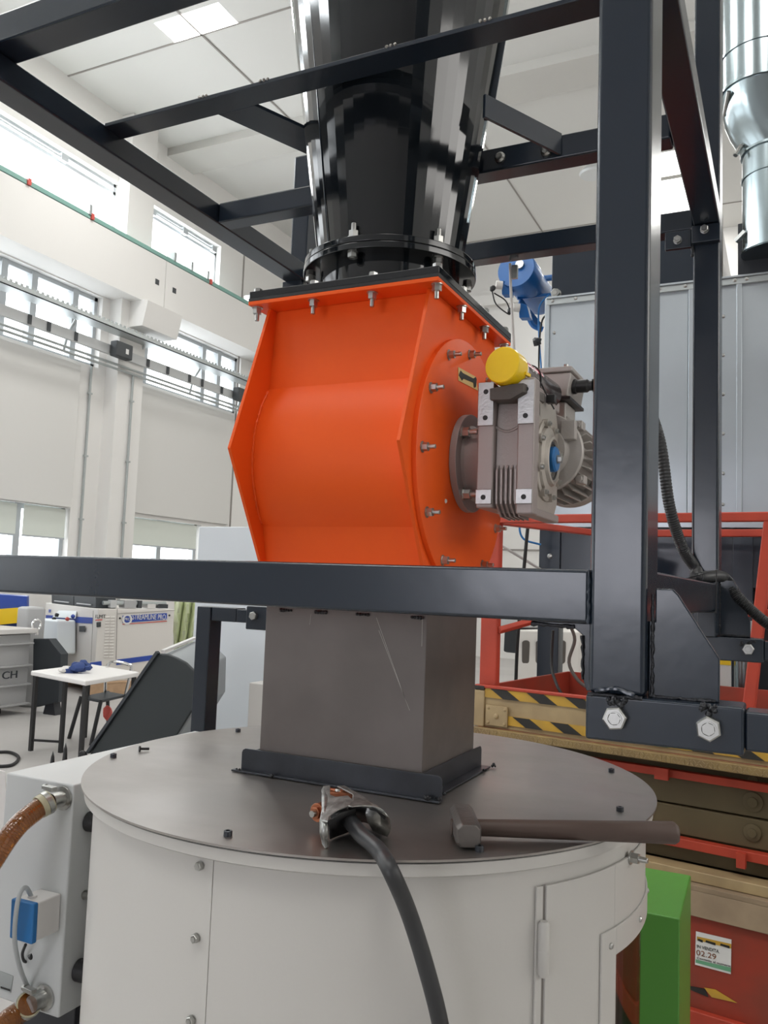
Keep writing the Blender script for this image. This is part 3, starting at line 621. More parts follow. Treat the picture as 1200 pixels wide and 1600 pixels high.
MB().curved(dc, .467, .4685, op0+.1, op1-.1, ow1, ow0, 24).build('door_glass', 'door_glass', door)
for aa, z in ((-17.9, -.491), (-4, -.488), (12, -.488), (-17.9, -.62)):
    a = math.radians(aa); bolt(door, (dc[0]+.478*math.cos(a), dc[1]+.478*math.sin(a), z), (math.cos(a), math.sin(a), 0), .009, 'dome')
a = math.radians(-9); bolt(dr, (dc[0]+.475*math.cos(a), dc[1]+.475*math.sin(a), -.388), (math.cos(a), math.sin(a), 0), .014, 'nut')

# loose screw on the lid
sc = thing('loose_screw', 'small black screw lying loose on the left of the steel lid', 'screw', (-1.128, 1.30, -.335))
p = PZ(217, 1170, -.330); q_ = PZ(233, 1170, -.331)
MB().cyl(p, p+(q_-p).normalized()*.003, .0055, n=12).build('head', 'black_plastic', sc); MB().cyl(p+(q_-p).normalized()*.003, q_, .0024, n=10).build('shank', 'black_plastic', sc)

# club hammer
hm = thing('club_hammer', 'old club hammer with brown handle lying on the right of the steel lid', 'hammer', (-.27, 1.16, -.335))
h0 = PZ(726, 1289, -.318); h1 = PZ(1052, 1300, -.318); hd = (h1-h0).normalized(); hn = V((-hd.y, hd.x, 0))
hh = MB()
sec = []
for s_, k in ((-.052, .84), (-.044, 1.0), (-.012, 1.0), (.012, 1.0), (.044, 1.0), (.052, .84)):
    r8 = .0165*k; sec.append([h0+hn*s_+hd*(r8*cx)+V((0, 0, r8*cz)) for cx, cz in ((-1, -.6), (-.6, -1), (.6, -1), (1, -.6), (1, .6), (.6, 1), (-.6, 1), (-1, .6))])
vs_ = [[hh.bm.verts.new(p) for p in s_] for s_ in sec]
for A, B in zip(vs_, vs_[1:]):
    for i in range(8): hh.bm.faces.new((A[i], A[(i+1) % 8], B[(i+1) % 8], B[i]))
hh.bm.faces.new(vs_[0]); hh.bm.faces.new(vs_[-1][::-1]); hh.build('head', 'hammer_steel', hm, .0012, 25)
N = 18; L = (h1-h0).length
MB().tube([h0+hd*(-.018+(L+.018)*i/N)-V((0, 0, .003-.002*i/N)) for i in range(N+1)]+[h1+hd*.004, h1+hd*.006], [.0105+.0045*(i/N) for i in range(N+1)]+[.013, .009], 16).build('handle', 'hammer_handle', hm)

# welding ground clamp with its cable
gc = thing('ground_clamp', 'welding earth clamp with black cable draped over the drum edge', 'clamp', (-.54, 1.05, -.335))
def cp(x, y, z): return PZ(460+x/6.667, 1200+y/6.667, z)
up = .0016
# upper jaw plate, arched wing of the right handle and the left handle wing
zt_ = -.292
t = MB()
def sheet(mb, pts_, th=(0, 0, .0016)): mb.prism(pts_, th)
sheet(t, [cp(300, 200, -.290), cp(370, 190, -.289), cp(372, 290, -.290), cp(430, 312, -.289), cp(560, 300, -.289), cp(612, 350, -.290), cp(560, 410, -.291), cp(450, 450, -.293), cp(360, 520, -.297), cp(345, 570, -.300), cp(278, 560, -.304), cp(272, 500, -.302), cp(310, 420, -.298), cp(300, 330, -.294), cp(280, 240, -.292)], (0, 0, .0018))
t.build('jaw', 'zinc_clamp', gc, .0006)
t = MB(); sheet(t, [cp(445, 200, -.288), cp(520, 195, -.288), cp(720, 310, -.288), cp(860, 400, -.290), cp(950, 470, -.293), cp(900, 440, -.292), cp(800, 405, -.290), cp(700, 402, -.289), cp(600, 412, -.289), cp(560, 405, -.290), cp(610, 350, -.289), cp(605, 280, -.288)], (0, 0, .0018)); t.build('jaw', 'zinc_clamp', gc, .0006)
def loft(rows, th, nm, m):
    t = MB(); g = [[t.bm.verts.new(p) for p in r] for r in rows]; 
    for A, B in zip(g, g[1:]):
        for i in range(len(A)-1): t.bm.faces.new((A[i], A[i+1], B[i+1], B[i]))
    o = t.build(nm, m, gc, 0, 40); s = o.modifiers.new('thickness', 'SOLIDIFY'); s.thickness = th; s.offset = 0; return o
# right wing: arched handle shell from the jaw to the lid
def arch(ps, zs, push): return [cp(x, y, z) for (x, y), z in zip(ps, zs)]
loft([[cp(700, 400, -.290), cp(830, 405, -.290), cp(940, 465, -.293)], [cp(760, 400, -.293), cp(885, 430, -.296), cp(985, 520, -.302)], [cp(740, 470, -.300), cp(900, 500, -.306), cp(1012, 600, -.316)], [cp(760, 560, -.312), cp(900, 590, -.318), cp(1000, 660, -.327)], [cp(820, 655, -.328), cp(900, 690, -.332), cp(970, 715, -.334)]], .0018, 'handle', 'zinc_clamp')
loft([[cp(300, 200, -.290), cp(372, 200, -.290)], [cp(285, 300, -.293), cp(345, 330, -.292)], [cp(290, 440, -.299), cp(330, 460, -.298)], [cp(268, 560, -.307), cp(340, 575, -.303)], [cp(268, 690, -.318), cp(352, 690, -.318)], [cp(290, 790, -.330), cp(352, 780, -.330)], [cp(320, 835, -.334), cp(348, 830, -.334)]], .003, 'handle', 'zinc_clamp')
loft([[cp(350, 560, -.300), cp(360, 640, -.318), cp(370, 740, -.333)], [cp(480, 470, -.296), cp(440, 640, -.325), cp(440, 712, -.334)], [cp(640, 420, -.293), cp(640, 560, -.318), cp(620, 640, -.333)]], .0016, 'inner_jaw_shade', 'rubber')
loft([[cp(560, 415, -.296), cp(700, 412, -.295), cp(860, 440, -.297), cp(950, 510, -.303)], [cp(570, 470, -.308), cp(700, 470, -.308), cp(850, 500, -.310), cp(935, 560, -.316)], [cp(640, 560, -.328), cp(720, 560, -.328), cp(830, 590, -.330), cp(915, 640, -.331)]], .0016, 'inner_jaw_shade', 'rubber')  # closed dark sheet standing in for the shade inside the arch
MB().tube([cp(370, 250, -.298), cp(480, 262, -.297), cp(590, 285, -.298)], .006, 12).build('spring', 'copper', gc)
bolt(gc, cp(450, 240, -.289), (0, 0, 1), .008, 'dome')
p = cp(290, 450, -.312); q_ = cp(185, 480, -.312)
MB().cyl(p, p.lerp(q_, .55), .0125, n=20).build('copper_lug', 'copper', gc, .001); MB().cyl(p.lerp(q_, .3), p.lerp(q_, .75), .0085, n=6).build('nut', 'copper', gc, .0008); MB().cyl(p.lerp(q_, .7), p.lerp(q_, 1.05), .0045, n=12).build('bolt_end', 'zinc', gc)
def catmull(P, k=8):
    P = [V(p) for p in P]; Q = [P[0]*2-P[1]]+P+[P[-1]*2-P[-2]]; out = []
    for i in range(1, len(Q)-2):
        for j in range(k):
            t = j/k; a, b, c, d = Q[i-1:i+3]; out.append(.5*((2*b)+(c-a)*t+(2*a-5*b+4*c-d)*t*t+(3*b-a-3*c+d)*t**3))
    return out+[P[-1]]
cab = catmull([cp(430, 470, -.308), cp(540, 510, -.309), PZ(565, 1305, -.318), PZ(590, 1327, -.322), PZ(610, 1360, -.328), ray(640, 1430)*.985, ray(668, 1520)*.985, ray(688, 1600)*.99, ray(700, 1680)*1.0, ray(705, 1900)*1.0], 8)
MB().tube(cab, .0102, 16).build('cable', 'cable_rubber', gc)

# ================================================================== LEFT WHITE CABINET with hoses and socket box
lc = thing('control_cabinet', 'off-white sheet metal cabinet standing left of the drum', 'cabinet', (-1.29, 1.45, FZ))
MB().box(-1.378, -1.2, 1.2, 1.78, -.81, -.394).build('body', 'white_cabinet', lc, .004)
MB().box(-1.36, -1.22, 1.26, 1.76, FZ, -.812).build('stand', 'dark_base', lc, .004)
for q_, r in (((138, 1283), .0185), ((122, 1515), .020)):
    p = PX(*q_, -1.2); MB().cyl(p, p+V((.07, .01, 0)), r, n=28).build('rubber_mount', 'rubber', lc, .002)
bolt(lc, PX(132, 1398, -1.2), (1, 0, 0), .012, 'nut')
p = [PY(x, y, 1.1995) for x, y in ((0, 1516), (21, 1525), (17, 1551), (0, 1546))]
p[0].x = -1.376; p[3].x = -1.376
pl = MB().prism(p, (0, -.0006, 0)).build('rating_plate', 'galv_rail', lc)
MB().prism([PY(x, y, 1.1985) for x, y in ((1, 1541), (16, 1546), (16, 1549), (1, 1544))], (0, -.0004, 0)).build('plate_lines', 'ink', pl)
def hose(name, lab, pc, path, r, rs):
    h = thing(name, lab, 'hose', pc, 'amber reinforced hoses')
    c0 = V(pc); MB().lathe([(0, 0), (r*1.18, 0), (r*1.18, .004), (r*.75, .005), (r*.75, .03), (0, .03)], c0, (0, -1, 0), 24).build('nipple', 'zinc', h)
    pp = catmull(path, 10)
    MB().tube(pp, r, 20).build('tube', 'amber_hose', h)
    cum = 0; nxt = .012; rg = []
    for a, b in zip(pp, pp[1:]):
        cum += (b-a).length
        if cum > nxt:
            nxt += .006; rg.append((b, (b-a).normalized()))
    sp = MB()
    for b, d in rg: sp.lathe([(r*.99, -.0011), (r*1.02, 0), (r*.99, .0011)], b, d, 20)
    sp.build('reinforcing_rings', 'amber_hose', h)
    d = (pp[3]-pp[0]).normalized(); sl = MB().lathe([(r*1.0, .0), (r*1.13, .0), (r*1.13, .022), (r*1.0, .022), (r*1.0, 0)], pp[0], d, 24).build('sleeve', 'hose_sleeve', h)
    cl = MB().lathe([(r*1.14, .003), (r*1.2, .003), (r*1.2, .012), (r*1.14, .012), (r*1.14, .003)], pp[0], d, 24).build('hose_clamp', 'zinc', h)
    MB().bar(pp[0]+V((-.013, 0, r*1.25)), pp[0]+V((.013, -.003, r*1.25)), .012, .008).build('clamp_screw', 'zinc', cl, .001); bolt(cl, pp[0]+V((-.013, 0, r*1.25)), (-1, 0, 0), .009)
    return h
n1 = PY(99, 1247, 1.199); hose('amber_hose', 'amber reinforced hose clamped to the upper fitting of the white cabinet', n1, [n1+V((-.004, -.028, 0)), ray(62, 1262)*1.53, ray(28, 1290)*1.49, ray(-4, 1334)*1.46, ray(-40, 1400)*1.44, ray(-60, 1500)*1.42], .0185, 0)
n2 = PY(70, 1558, 1.199); hose('amber_hose', 'amber reinforced hose clamped to the lowest fitting of the white cabinet', n2, [n2+V((-.008, -.028, -.002)), ray(38, 1577)*1.535, ray(10, 1596)*1.50, ray(-30, 1630)*1.46], .0195, 0)
sb = thing('socket_box', 'white electrical box with blue lid fixed to the white cabinet front', 'electrical box', PY(50, 1450, 1.199))
fA, fB, fC, fD = [PY(x, y, 1.135) for x, y in ((17, 1404), (52.5, 1413), (49, 1477), (14, 1466))]
MB().prism([fA, fB, fC, fD], (0, .012, 0)).build('lid', 'blue_plastic', sb, .003)
MB().prism([fA+V((.002, .0122, -.001)), fB+V((-.001, .0122, -.001)), fC+V((-.001, .0122, .002)), fD+V((.002, .0122, .002))], (0, .0525, 0)).build('body', 'can_white', sb, .003)
tp = PY(50, 1404, 1.16); MB().cyl(tp+V((0, 0, -.012)), tp+V((0, 0, .006)), .0085, n=16).build('cable_gland', 'can_white', sb, .001)
MB().tube(catmull([tp, ray(42, 1388)*1.52, ray(33, 1392)*1.50, ray(26, 1420)*1.48, ray(23, 1470)*1.485, ray(32, 1515)*1.52, ray(46, 1550)*1.57, ray(50, 1572)*1.60], 6), .0042, 10).build('cable', 'grey_cable', sb)
MB().tube(catmull([ray(40, 1476)*1.55, ray(35, 1490)*1.56, ray(38, 1502)*1.57, ray(46, 1502)*1.58], 5), .0028, 8).build('strap', 'black_plastic', sb); MB().blob(ray(51, 1493)*1.575, .0085).build('plug', 'black_plastic', sb)

# ================================================================== CORRUGATED BLACK CONDUIT on the right
hp_ = catmull([(-.324, 1.535, .379), (-.285, 1.56, .385), ray(1000, 610)*1.85, ray(1030, 685)*1.78, ray(1046, 790)*1.75, ray(1066, 855)*1.77, ray(1088, 890)*1.80, V((-.178, 1.95, .040))*KF, ray(1130, 902)*1.81, ray(1155, 935)*1.79, ray(1200, 975)*1.77, ray(1260, 1010)*1.75], 14)
pts2 = []; rr = []
for a, b in zip(hp_, hp_[1:]):
    for i in range(3): pts2.append(a.lerp(b, i/3)); rr.append(.0108 if len(rr) % 2 else .0122)
co_h = thing('cable_conduit', 'black corrugated conduit looping from the motor over the frame tube', 'conduit', hp_[0])
MB().tube(pts2, rr, 14).build('conduit', 'cable_rubber', co_h); tz = V((-.17, 1.94, 0))
MB().tube([V(p_)*KF for p_ in ((-.201, 1.90, .0335), (-.136, 1.90, .055), (-.137, 1.90, -.034), (-.203, 1.90, -.034))], .0016, 6, True).build('cable_tie', 'black_plastic', co_h)

# ================================================================== SCISSOR LIFT behind, right
ld = V((.98769, -.15643, 0)); ln = V((.15643, .98769, 0)); LQ = ray(835, 1140)*3.4; LQ.z = 0
def LP(x, d, z): p = LQ+ld*x+ln*d; return V((p.x, p.y, z))
def lbox(mb, x0, x1, d0, d1, z0, z1): return mb.prism([LP(x0, d0, z0), LP(x1, d0, z0), LP(x1, d1, z0), LP(x0, d1, z0)], (0, 0, z1-z0))
def lbar(mb, a, b, w1, w2): return mb.bar(LP(*a), LP(*b), w1, w2, ln)
lf = thing('scissor_lift', 'worn orange and cream scissor lift platform with black and yellow hazard tape', 'scissor lift', LP(.9, .5, FZ))
XE = 2.1
lbox(MB(), -.27, XE, -.035, -.002, -.612, -.581).build('deck_edge', 'lift_deck', lf, .003)
tp_ = MB()
for k in range(150):
    for row in (0, 1):
        cx_ = -.262+k*.0155+row*.0077; cz_ = -.591-row*.0125; dd = .0042 if (k+row) % 2 else -.0042
        tp_.prism([LP(cx_-dd-.0012, -.0352, cz_-.0042), LP(cx_-dd+.0012, -.0352, cz_-.0042), LP(cx_+dd+.0012, -.0352, cz_+.0042), LP(cx_+dd-.0012, -.0352, cz_+.0042)], -ln*.0015)
tp_.build('tread_pattern', 'lift_cream', lf)  # separate paint tone stands in for shading on same-coloured treads
lbox(MB(), -.26, XE, .0, 1.0, -.611, -.59).build('deck', 'lift_red', lf)
lbox(MB(), -.27, XE, .0, .012, -.58, -.418).build('toe_board', 'lift_cream', lf, .002)
lbox(MB(), -.255, XE, -.006, -.0005, -.458, -.42).build('tape', 'lift_yellow', lf); lbox(MB(), -.175, XE, -.006, -.0005, -.562, -.525).build('tape', 'lift_yellow', lf)
for z0_, z1_, st in ((-.458, -.42, -.20), (-.562, -.525, -.26)):
    for k in range(14):
        x = st+k*.165
        if x+.02 < -.175 and z0_ < -.5: continue
        MB().prism([LP(x, -.009, z1_), LP(x+.075, -.009, z1_), LP(x+.135, -.009, z0_), LP(x+.06, -.009, z0_)], ln*.0025).build('tape_stripe', 'hazard_black', lf)
lbox(MB(), -.272, XE, -.012, .014, -.42, -.408).build('toe_rail', 'lift_orange', lf, .003)
lbox(MB(), -.274, -.225, -.012, .03, -.58, -.43).build('corner_post', 'lift_cream', lf, .004); lbox(MB(), -.274, -.225, -.014, .03, -.429, -.412).build('corner_cap', 'hazard_black', lf, .003)
pm = lbox(MB(), -.215, -.115, -.016, -.0065, -.57, -.488).build('hinge_plate', 'lift_cream', lf, .002)
for x, z in ((-.203, -.5), (-.127, -.5), (-.203, -.558), (-.127, -.558)): bolt(pm, LP(x, -.016, z), -ln, .013, 'dome', 'lift_cream')
bolt(pm, LP(-.165, -.016, -.529), -ln, .022, 'dome', 'lift_cream')
lbox(MB(), -.27, XE, .985, 1.0, -.58, -.418).build('toe_board', 'lift_red', lf, .002); lbox(MB(), -.27, -.255, .014, .985, -.58, -.418).build('toe_board', 'lift_red', lf, .002)
R_ = 'lift_orange'
lbox(MB(), -.285, -.205, .05, .09, -.60, .29).build('guard_post', R_, lf, .006)
lbar(MB(), (-.205, .045, .296), (XE, .045, .285), .035, .035).build('guard_rail', R_, lf, .005)
lbar(MB(), (-.205, .06, .288), (-.1, .98, .30), .03, .03).build('guard_rail', R_, lf, .005)
lbar(MB(), (-.11, .98, .30), (XE, .98, .298), .035, .03).build('guard_rail', R_, lf, .005)
lbar(MB(), (-.21, .06, -.05), (XE, .06, -.06), .03, .03).build('guard_rail', R_, lf, .005)
lbar(MB(), (.80, .05, -.42), (.875, .05, .28), .04, .04).build('guard_post', R_, lf, .005)
lbar(MB(), (-.08, .98, -.42), (-.08, .98, .30), .05, .05).build('guard_post', R_, lf, .005); lbar(MB(), (.02, .98, -.42), (.02, .98, .30), .035, .035).build('guard_post', R_, lf, .005)
lbar(MB(), (-.20, .06, -.18), (-.09, .98, -.05), .025, .025).build('guard_rail', R_, lf, .004)
lbar(MB(), (1.6, .98, -.42), (1.6, .98, .30), .05, .05).build('guard_post', R_, lf, .005)
# control panel on the far guard rail
cpn = MB().prism([LP(.02, .90, .24), LP(.17, .90, .20), LP(.12, .90, .0), LP(-.06, .90, -.03)], ln*.01).build('control_panel', 'dark_box', lf)
t = MB().prism([LP(-.04, .86, -.06), LP(.17, .80, -.06), LP(.30, .84, -.16), LP(.08, .90, -.17)], (0, 0, .02)); t.build('control_tray', 'grey_pad', cpn, .003)
for i in range(5):
    MB().tube(catmull([LP(.0+i*.03, .88, -.05), LP(.08+i*.03, .80, .03+.02*math.sin(i)), LP(.2+i*.02, .84, .0), LP(.32, .86, -.08)], 5), .005, 6).build('cable', 'black_plastic' if i % 2 else 'grey_pad', cpn)
MB().blob(LP(.04, .82, .0), .03).build('emergency_button', 'red_bit', cpn)
# scissor pack under the deck
lbox(MB(), .0, XE, .101, .95, -.976, -.613).build('scissor_pack', 'lift_olive', lf)
lbox(MB(), -.2, XE, .03, .06, -.676, -.647).build('scissor_arm', R_, lf, .003)
lbox(MB(), -.2, XE, .07, .10, -.775, -.677).build('scissor_arm', 'lift_olive', lf, .003); lbox(MB(), -.2, XE, .06, .09, -.88, -.78).build('scissor_arm', 'lift_olive', lf, .003)
lbox(MB(), -.2, XE, .02, .06, -.918, -.885).build('scissor_arm', R_, lf, .003); lbox(MB(), -.2, XE, .07, .1, -.975, -.918).build('scissor_arm', 'lift_olive', lf, .003)
lbox(MB(), .48, .53, .012, .03, -.685, -.643).build('clip', R_, lf); lbox(MB(), .77, .80, .0, .022, -.94, -.89).build('clip', R_, lf)
for z, r in ((-.722, .034), (-.825, .03)): MB().lathe([(0, 0), (r, 0), (r, .006), (r*.5, .008), (r*.5, .014), (0, .014)], LP(.812, .069 if z > -.75 else .059, z), -ln, 24).build('pivot_pin', 'lift_olive', lf)
MB().lathe([(0, 0), (.02, 0), (.018, .006), (0, .006)], LP(.812, .069, -.648), -ln, 20).build('pivot_pin', 'lift_olive', lf)
lbox(MB(), .0, XE, -.02, .06, -1.015, -.977).build('base_rail', 'lift_cream', lf, .004)
lbox(MB(), .0, XE, -.05, .9, -1.035, -1.016).build('base_top', 'dusty_board', lf, .003); MB().prism([LP(.0, -.05, -1.035), LP(.0, -.02, -1.016), LP(.0, -.02, -1.115), LP(.0, -.07, -1.115)], ld*XE).build('base_ledge', 'dusty_board', lf, .003)
lbox(MB(), .0, XE, -.05, .9, -1.44, -1.117).build('base_body', 'lift_red', lf, .004); lbox(MB(), .0, XE, -.08, -.05, -1.50, -1.425).build('bumper', R_, lf, .005)
lbox(MB(), .0, XE, -.06, .88, FZ, -1.44).build('undercarriage', 'dark_base', lf, .004)
def lface(x, y, off=-.052): 
    Q = LQ+ln*off; return PN(x, y, Q, ln)
t = MB().prism([lface(x, y) for x, y in ((1076, 1540), (1102, 1545), (1107, 1558), (1080, 1547))], -ln*.001); t.build('tape_stripe', 'hazard_black', lf)
MB().prism([lface(x, y) for x, y in ((1100, 1543), (1118, 1546), (1152, 1567), (1112, 1558))], -ln*.001).build('tape', 'lift_yellow', lf)
st = MB().prism([lface(x, y) for x, y in ((1087.5, 1455), (1143, 1468), (1142, 1522), (1086, 1507))], -ln*.001).build('sticker', 'paper', lf)
SR = (lface(1143, 1468)-lface(1087.5, 1455)).normalized()
MB().prism([lface(x, y, -.0535) for x, y in ((1089, 1463), (1142.6, 1475), (1142.6, 1482), (1089, 1469))], -ln*.0004).build('sticker_band', 'lift_yellow', st)
MB().prism([lface(x, y, -.0535) for x, y in ((1087.2, 1499), (1142, 1512), (1142, 1519), (1086.6, 1504))], -ln*.0004).build('sticker_band', 'sticker_green', st)
for x0_, x1_ in ((1091, 1098), (1103, 1118), (1126, 1140)): MB().prism([lface(x, y, -.054) for x, y in ((x0_, 1466+(x0_-1089)*.22), (x1_, 1467+(x1_-1089)*.22), (x1_, 1471+(x1_-1089)*.22), (x0_-1, 1469+(x0_-1089)*.22))], -ln*.0004).build('sticker_mark', 'ink', st)
text(st, 'lettering', 'IN VENDITA.', 'ink', lface(1089, 1481, -.054), SR, (0, 0, 1), .011, .075)
text(st, 'lettering', '02.29', 'copper', lface(1088, 1492, -.054), SR, (0, 0, 1), .018, .066)
text(st, 'lettering', 'Contatta al numero', 'ink', lface(1089, 1498, -.054), SR, (0, 0, 1), .007, .11)

# white machine and details behind the lift
wm = thing('enclosed_machine', 'cream machine with two oval windows far behind the scissor lift', 'machine', ray(830, 1060)*9)
a = ray(809, 985)*9; bb = ray(905, 985)*9
p = [ray(x, y)*9 for x, y in ((806, 984), (906, 987), (904, 1062), (805, 1060))]
p = p[:2]+[V((p[1].x, p[1].y, FZ)), V((p[0].x, p[0].y, FZ))]; MB().prism(p, (.3, .9, 0)).build('body', 'machine_white', wm, .02)
for x0_ in (815.5, 837, 872):
    t = MB(); c_ = [ray(x0_+5.5+5.5*math.cos(2*PI*i/20), (1019 if 0 else 1005.5+(0 if math.sin(2*PI*i/20) < 0 else 27))+5*math.sin(2*PI*i/20))*8.97 for i in range(20)]
    t.prism(c_, (.005, .02, 0)).build('oval_window', 'grey_pad', wm)
MB().prism([ray(x, y)*8.98 for x, y in ((812, 1048), (880, 1050), (880, 1061), (811, 1059))], (.005, .01, 0)).build('vent_panel', 'rail_grey', wm)
dm_ = tag(MB().prism([ray(x, y)*9.6 for x, y in ((788, 980), (810, 980), (806, 1021), (786, 1019))], (.2, .6, 0)).build('dark_machine', 'charcoal', None, .02), 'dark grey machine block beside the cream machine with oval windows', 'machine')
tag(MB().prism([ray(x, y)*9.4 for x, y in ((776, 963), (812, 963), (812, 981), (776, 981))], (.2, .5, 0)).build('storage_crate', 'rail_grey', None, .01), 'grey crate seen above the dark machine block behind the lift', 'crate')

# ================================================================== GALVANISED FILTER CABINET, its dark base and top box
fc = thing('filter_cabinet', 'tall galvanised sheet metal filter cabinet with riveted seams behind the frame', 'cabinet', (.3, 5.4, FZ)); FY = 4.9
xl = -1.315; ztop = 1.755; zbot = .40
t = MB(); seams = [-1.315, -.985, -.965, -.50, -.475, -.24, .35, .9, 1.5]
for a, b in zip(seams, seams[1:]):
    if b-a < .04: continue
    t2 = MB().box(a+.006, b-.006, FY, FY+.03, zbot, ztop).build('panel', 'galvanised', fc, .002)
for x in (-1.312, -.975, -.488, -.238, .35, .9): 
    MB().box(x-.014, x+.014, FY-.018, FY+.01, zbot, ztop+.01).build('seam_profile', 'galvanised', fc, .003)
MB().box(xl+.01, 1.5, FY+.031, 6.4, zbot, ztop-.02).build('casing', 'galvanised', fc)
MB().box(xl, 1.5, FY-.02, FY+.02, ztop-.035, ztop).build('top_profile', 'galv_rail', fc, .002)
MB().box(xl, 1.5, FY-.03, 6.4, ztop, ztop+.012).build('top_plate', 'galvanised', fc, .002)
for x in (-1.28, -1.14, -1.0, -.95, -.80, -.66, -.52, -.46, -.26, -.2, .0, .2): bolt(fc, (x, FY-.02, ztop-.012), (0, -1, 0), .022, 'dome')
for z in (1.55, 1.33, 1.11, .89, .67, .5):
    for x in (-.22, -1.29): bolt(fc, (x+.02 if x < -1 else x-.10, FY-.002, z), (0, -1, 0), .02, 'dome')
for x in (-1.27, -1.2, -.72, -.62, -.45, -.4, -.16, -.1, .1): bolt(fc, (x, FY-.01, zbot-.015), (0, -1, 0), .022, 'dome')
MB().box(xl, 1.5, FY-.03, FY+.05, zbot-.03, zbot).build('bottom_profile', 'galvanised', fc, .002)
bs = thing('cabinet_base', 'dark blue-black steel hopper base under the galvanised filter cabinet', 'machine base', (.3, 5.4, FZ))
for x0_, x1_ in ((-1.335, -1.21), (-.27, -.17), (1.3, 1.42)): MB().box(x0_, x1_, FY, FY+.12, FZ, zbot-.032).build('leg', 'frame_paint', bs, .004)
MB().box(-1.335, 1.45, FY+.02, FY+.06, .05, zbot-.032).build('apron', 'frame_paint', bs, .003); MB().box(-1.0, 1.3, FY+.3, FY+.9, -.9, .3).build('hopper', 'dark_base', bs, .01)
bolt(bs, (-1.27, FY, .20), (0, -1, 0), .03, 'dome')
dp = PY(1164, 1045, FY-.1); MB().cyl((dp.x, dp.y, FZ), (dp.x, dp.y, dp.z+.25), .055, n=28).build('drain_pipe', 'galvanised_duct', bs); dp = PY(1133, 1045, FY-.1); MB().box(dp.x-.03, dp.x+.03, dp.y, dp.y+.04, FZ, dp.z+.12).build('service_box', 'can_white', bs); MB().box(dp.x-.028, dp.x+.028, dp.y-.003, dp.y-.001, dp.z+.02, dp.z+.045).build('yellow_label', 'machine_yellow', bs)
tbx = thing('fan_box', 'dark grey plenum box standing on top of the galvanised cabinet', 'box', (-.8, 5.3, ztop+.012))
MB().box(-1.30, -.335, FY+.03, 5.9, ztop+.0125, 2.12).build('housing', 'frame_paint', tbx, .004); MB().box(-.345, -.325, FY+.0, FY+.03, ztop+.0125, 2.14).build('edge_profile', 'lift_olive', tbx); bolt(tbx, (-1.27, FY+.03, 1.80), (0, -1, 0), .05, 'hex')
obx = tag(MB().box(-.247, .6, FY+.02, 5.7, ztop+.0125, 2.08).build('outlet_box', 'dark_base', None, .004), 'black outlet box under the galvanised round duct', 'box')
# round duct with elbow
rd = thing('exhaust_duct', 'galvanised round spiral duct with elbow at the right edge of the photo', 'duct', (.0, 4.86, 1.85))
R = .185
p1 = V((-.02+.04, 4.86, 4.6)); 
xa = -.337+.215; MB().cyl((xa, 4.86, 2.78), (xa, 4.86, 7.5), .215, n=44).build('upper_pipe', 'galvanised_duct', rd)
e = catmull([(xa, 4.86, 2.80), (xa+.005, 4.86, 2.66), (xa+.06, 4.86, 2.52), (xa+.12, 4.86, 2.40)], 3); MB().tube(e, [.215-.045*i/(len(e)-1) for i in range(len(e))], 40).build('elbow', 'galvanised_duct', rd)
xb_ = -.222+.17; MB().cyl((xb_+.0, 4.86, 1.86), (xb_, 4.86, 2.42), .17, n=40).build('lower_pipe', 'galvanised_duct', rd)
for z, r, x in ((2.98, .217, xa), (2.78, .219, xa), (2.42, .176, xb_), (2.28, .172, xb_), (1.87, .174, xb_)): MB().lathe([(r-.012, -.008), (r+.004, -.006), (r+.004, .006), (r-.012, .008)], (x, 4.86, z), (0, 0, 1), 40).build('swage_ring', 'galvanised_duct', rd)
MB().tube([(xa+.1*math.cos(0)*0-.19, 4.80, 2.66), (xa-.16, 4.70, 2.74)], .012, 8).build('clamp_lever', 'zinc', rd); MB().tube([(xb_-.17, 4.78, 2.46), (xb_-.20, 4.76, 2.40)], .014, 8).build('clamp_lever', 'zinc', rd); MB().bar((xb_-.2, 4.8, 1.93), (xb_-.15, 4.78, 1.97), .03, .02).build('clamp_lever', 'zinc', rd)

# ================================================================== BLUE FAN / ACTUATOR hanging beyond
bf = thing('blue_blower', 'blue cylindrical blower unit beside the galvanised cabinet top', 'blower', ray(815, 450)*5.6)
D = 5.6
a = ray(806, 420)*D; ax_ = (ray(862, 492)*6.3-a).normalized()
MB().lathe([(0, 0), (.125, 0), (.13, .01), (.13, .16), (.118, .17), (.118, .50), (.10, .56), (0, .56)], a, ax_, 36).build('cylinder', 'blue_paint', bf)
MB().cyl(a-ax_*.02+V((.03, 0, .02)), a+V((.03, 0, .02)), .03, n=10).build('fitting', 'zinc', bf)
MB().cyl(ray(833, 437)*5.8, ray(862, 434)*5.9, .022, n=12).build('outlet_pipe', 'blue_paint', bf)
MB().bar(ray(808, 466)*5.75, ray(862, 460)*5.8, .012, .02).build('bracket', 'blue_paint', bf); MB().bar(ray(812, 470)*5.75, ray(845, 512)*5.9, .012, .05).build('bracket', 'blue_paint', bf)
MB().tube(catmull([ray(824, 490)*5.85, ray(833, 508)*5.85, ray(848, 515)*5.85], 6), .02, 8).build('bracket', 'blue_paint', bf)
for q1, q2 in (((784, 437), (790, 460)), ((811, 472), (820, 496))):
    MB().prism([ray(x, y)*5.62 for x, y in ((q1[0]-1, q1[1]), (q1[0]+12, q1[1]+4), (q2[0]+8, q2[1]), (q1[0], q2[1]))], ax_*.06).build('flange_box', 'blue_paint', bf, .004)
    MB().cyl(ray(q1[0]-9, q1[1]+8)*5.6, ray(q1[0]+1, q1[1]+9)*5.6, .028, n=16).build('sensor', 'machine_white', bf)
    MB().blob(ray(q1[0]-14, q1[1]+14)*5.6, .02).build('plug', 'black_plastic', bf)
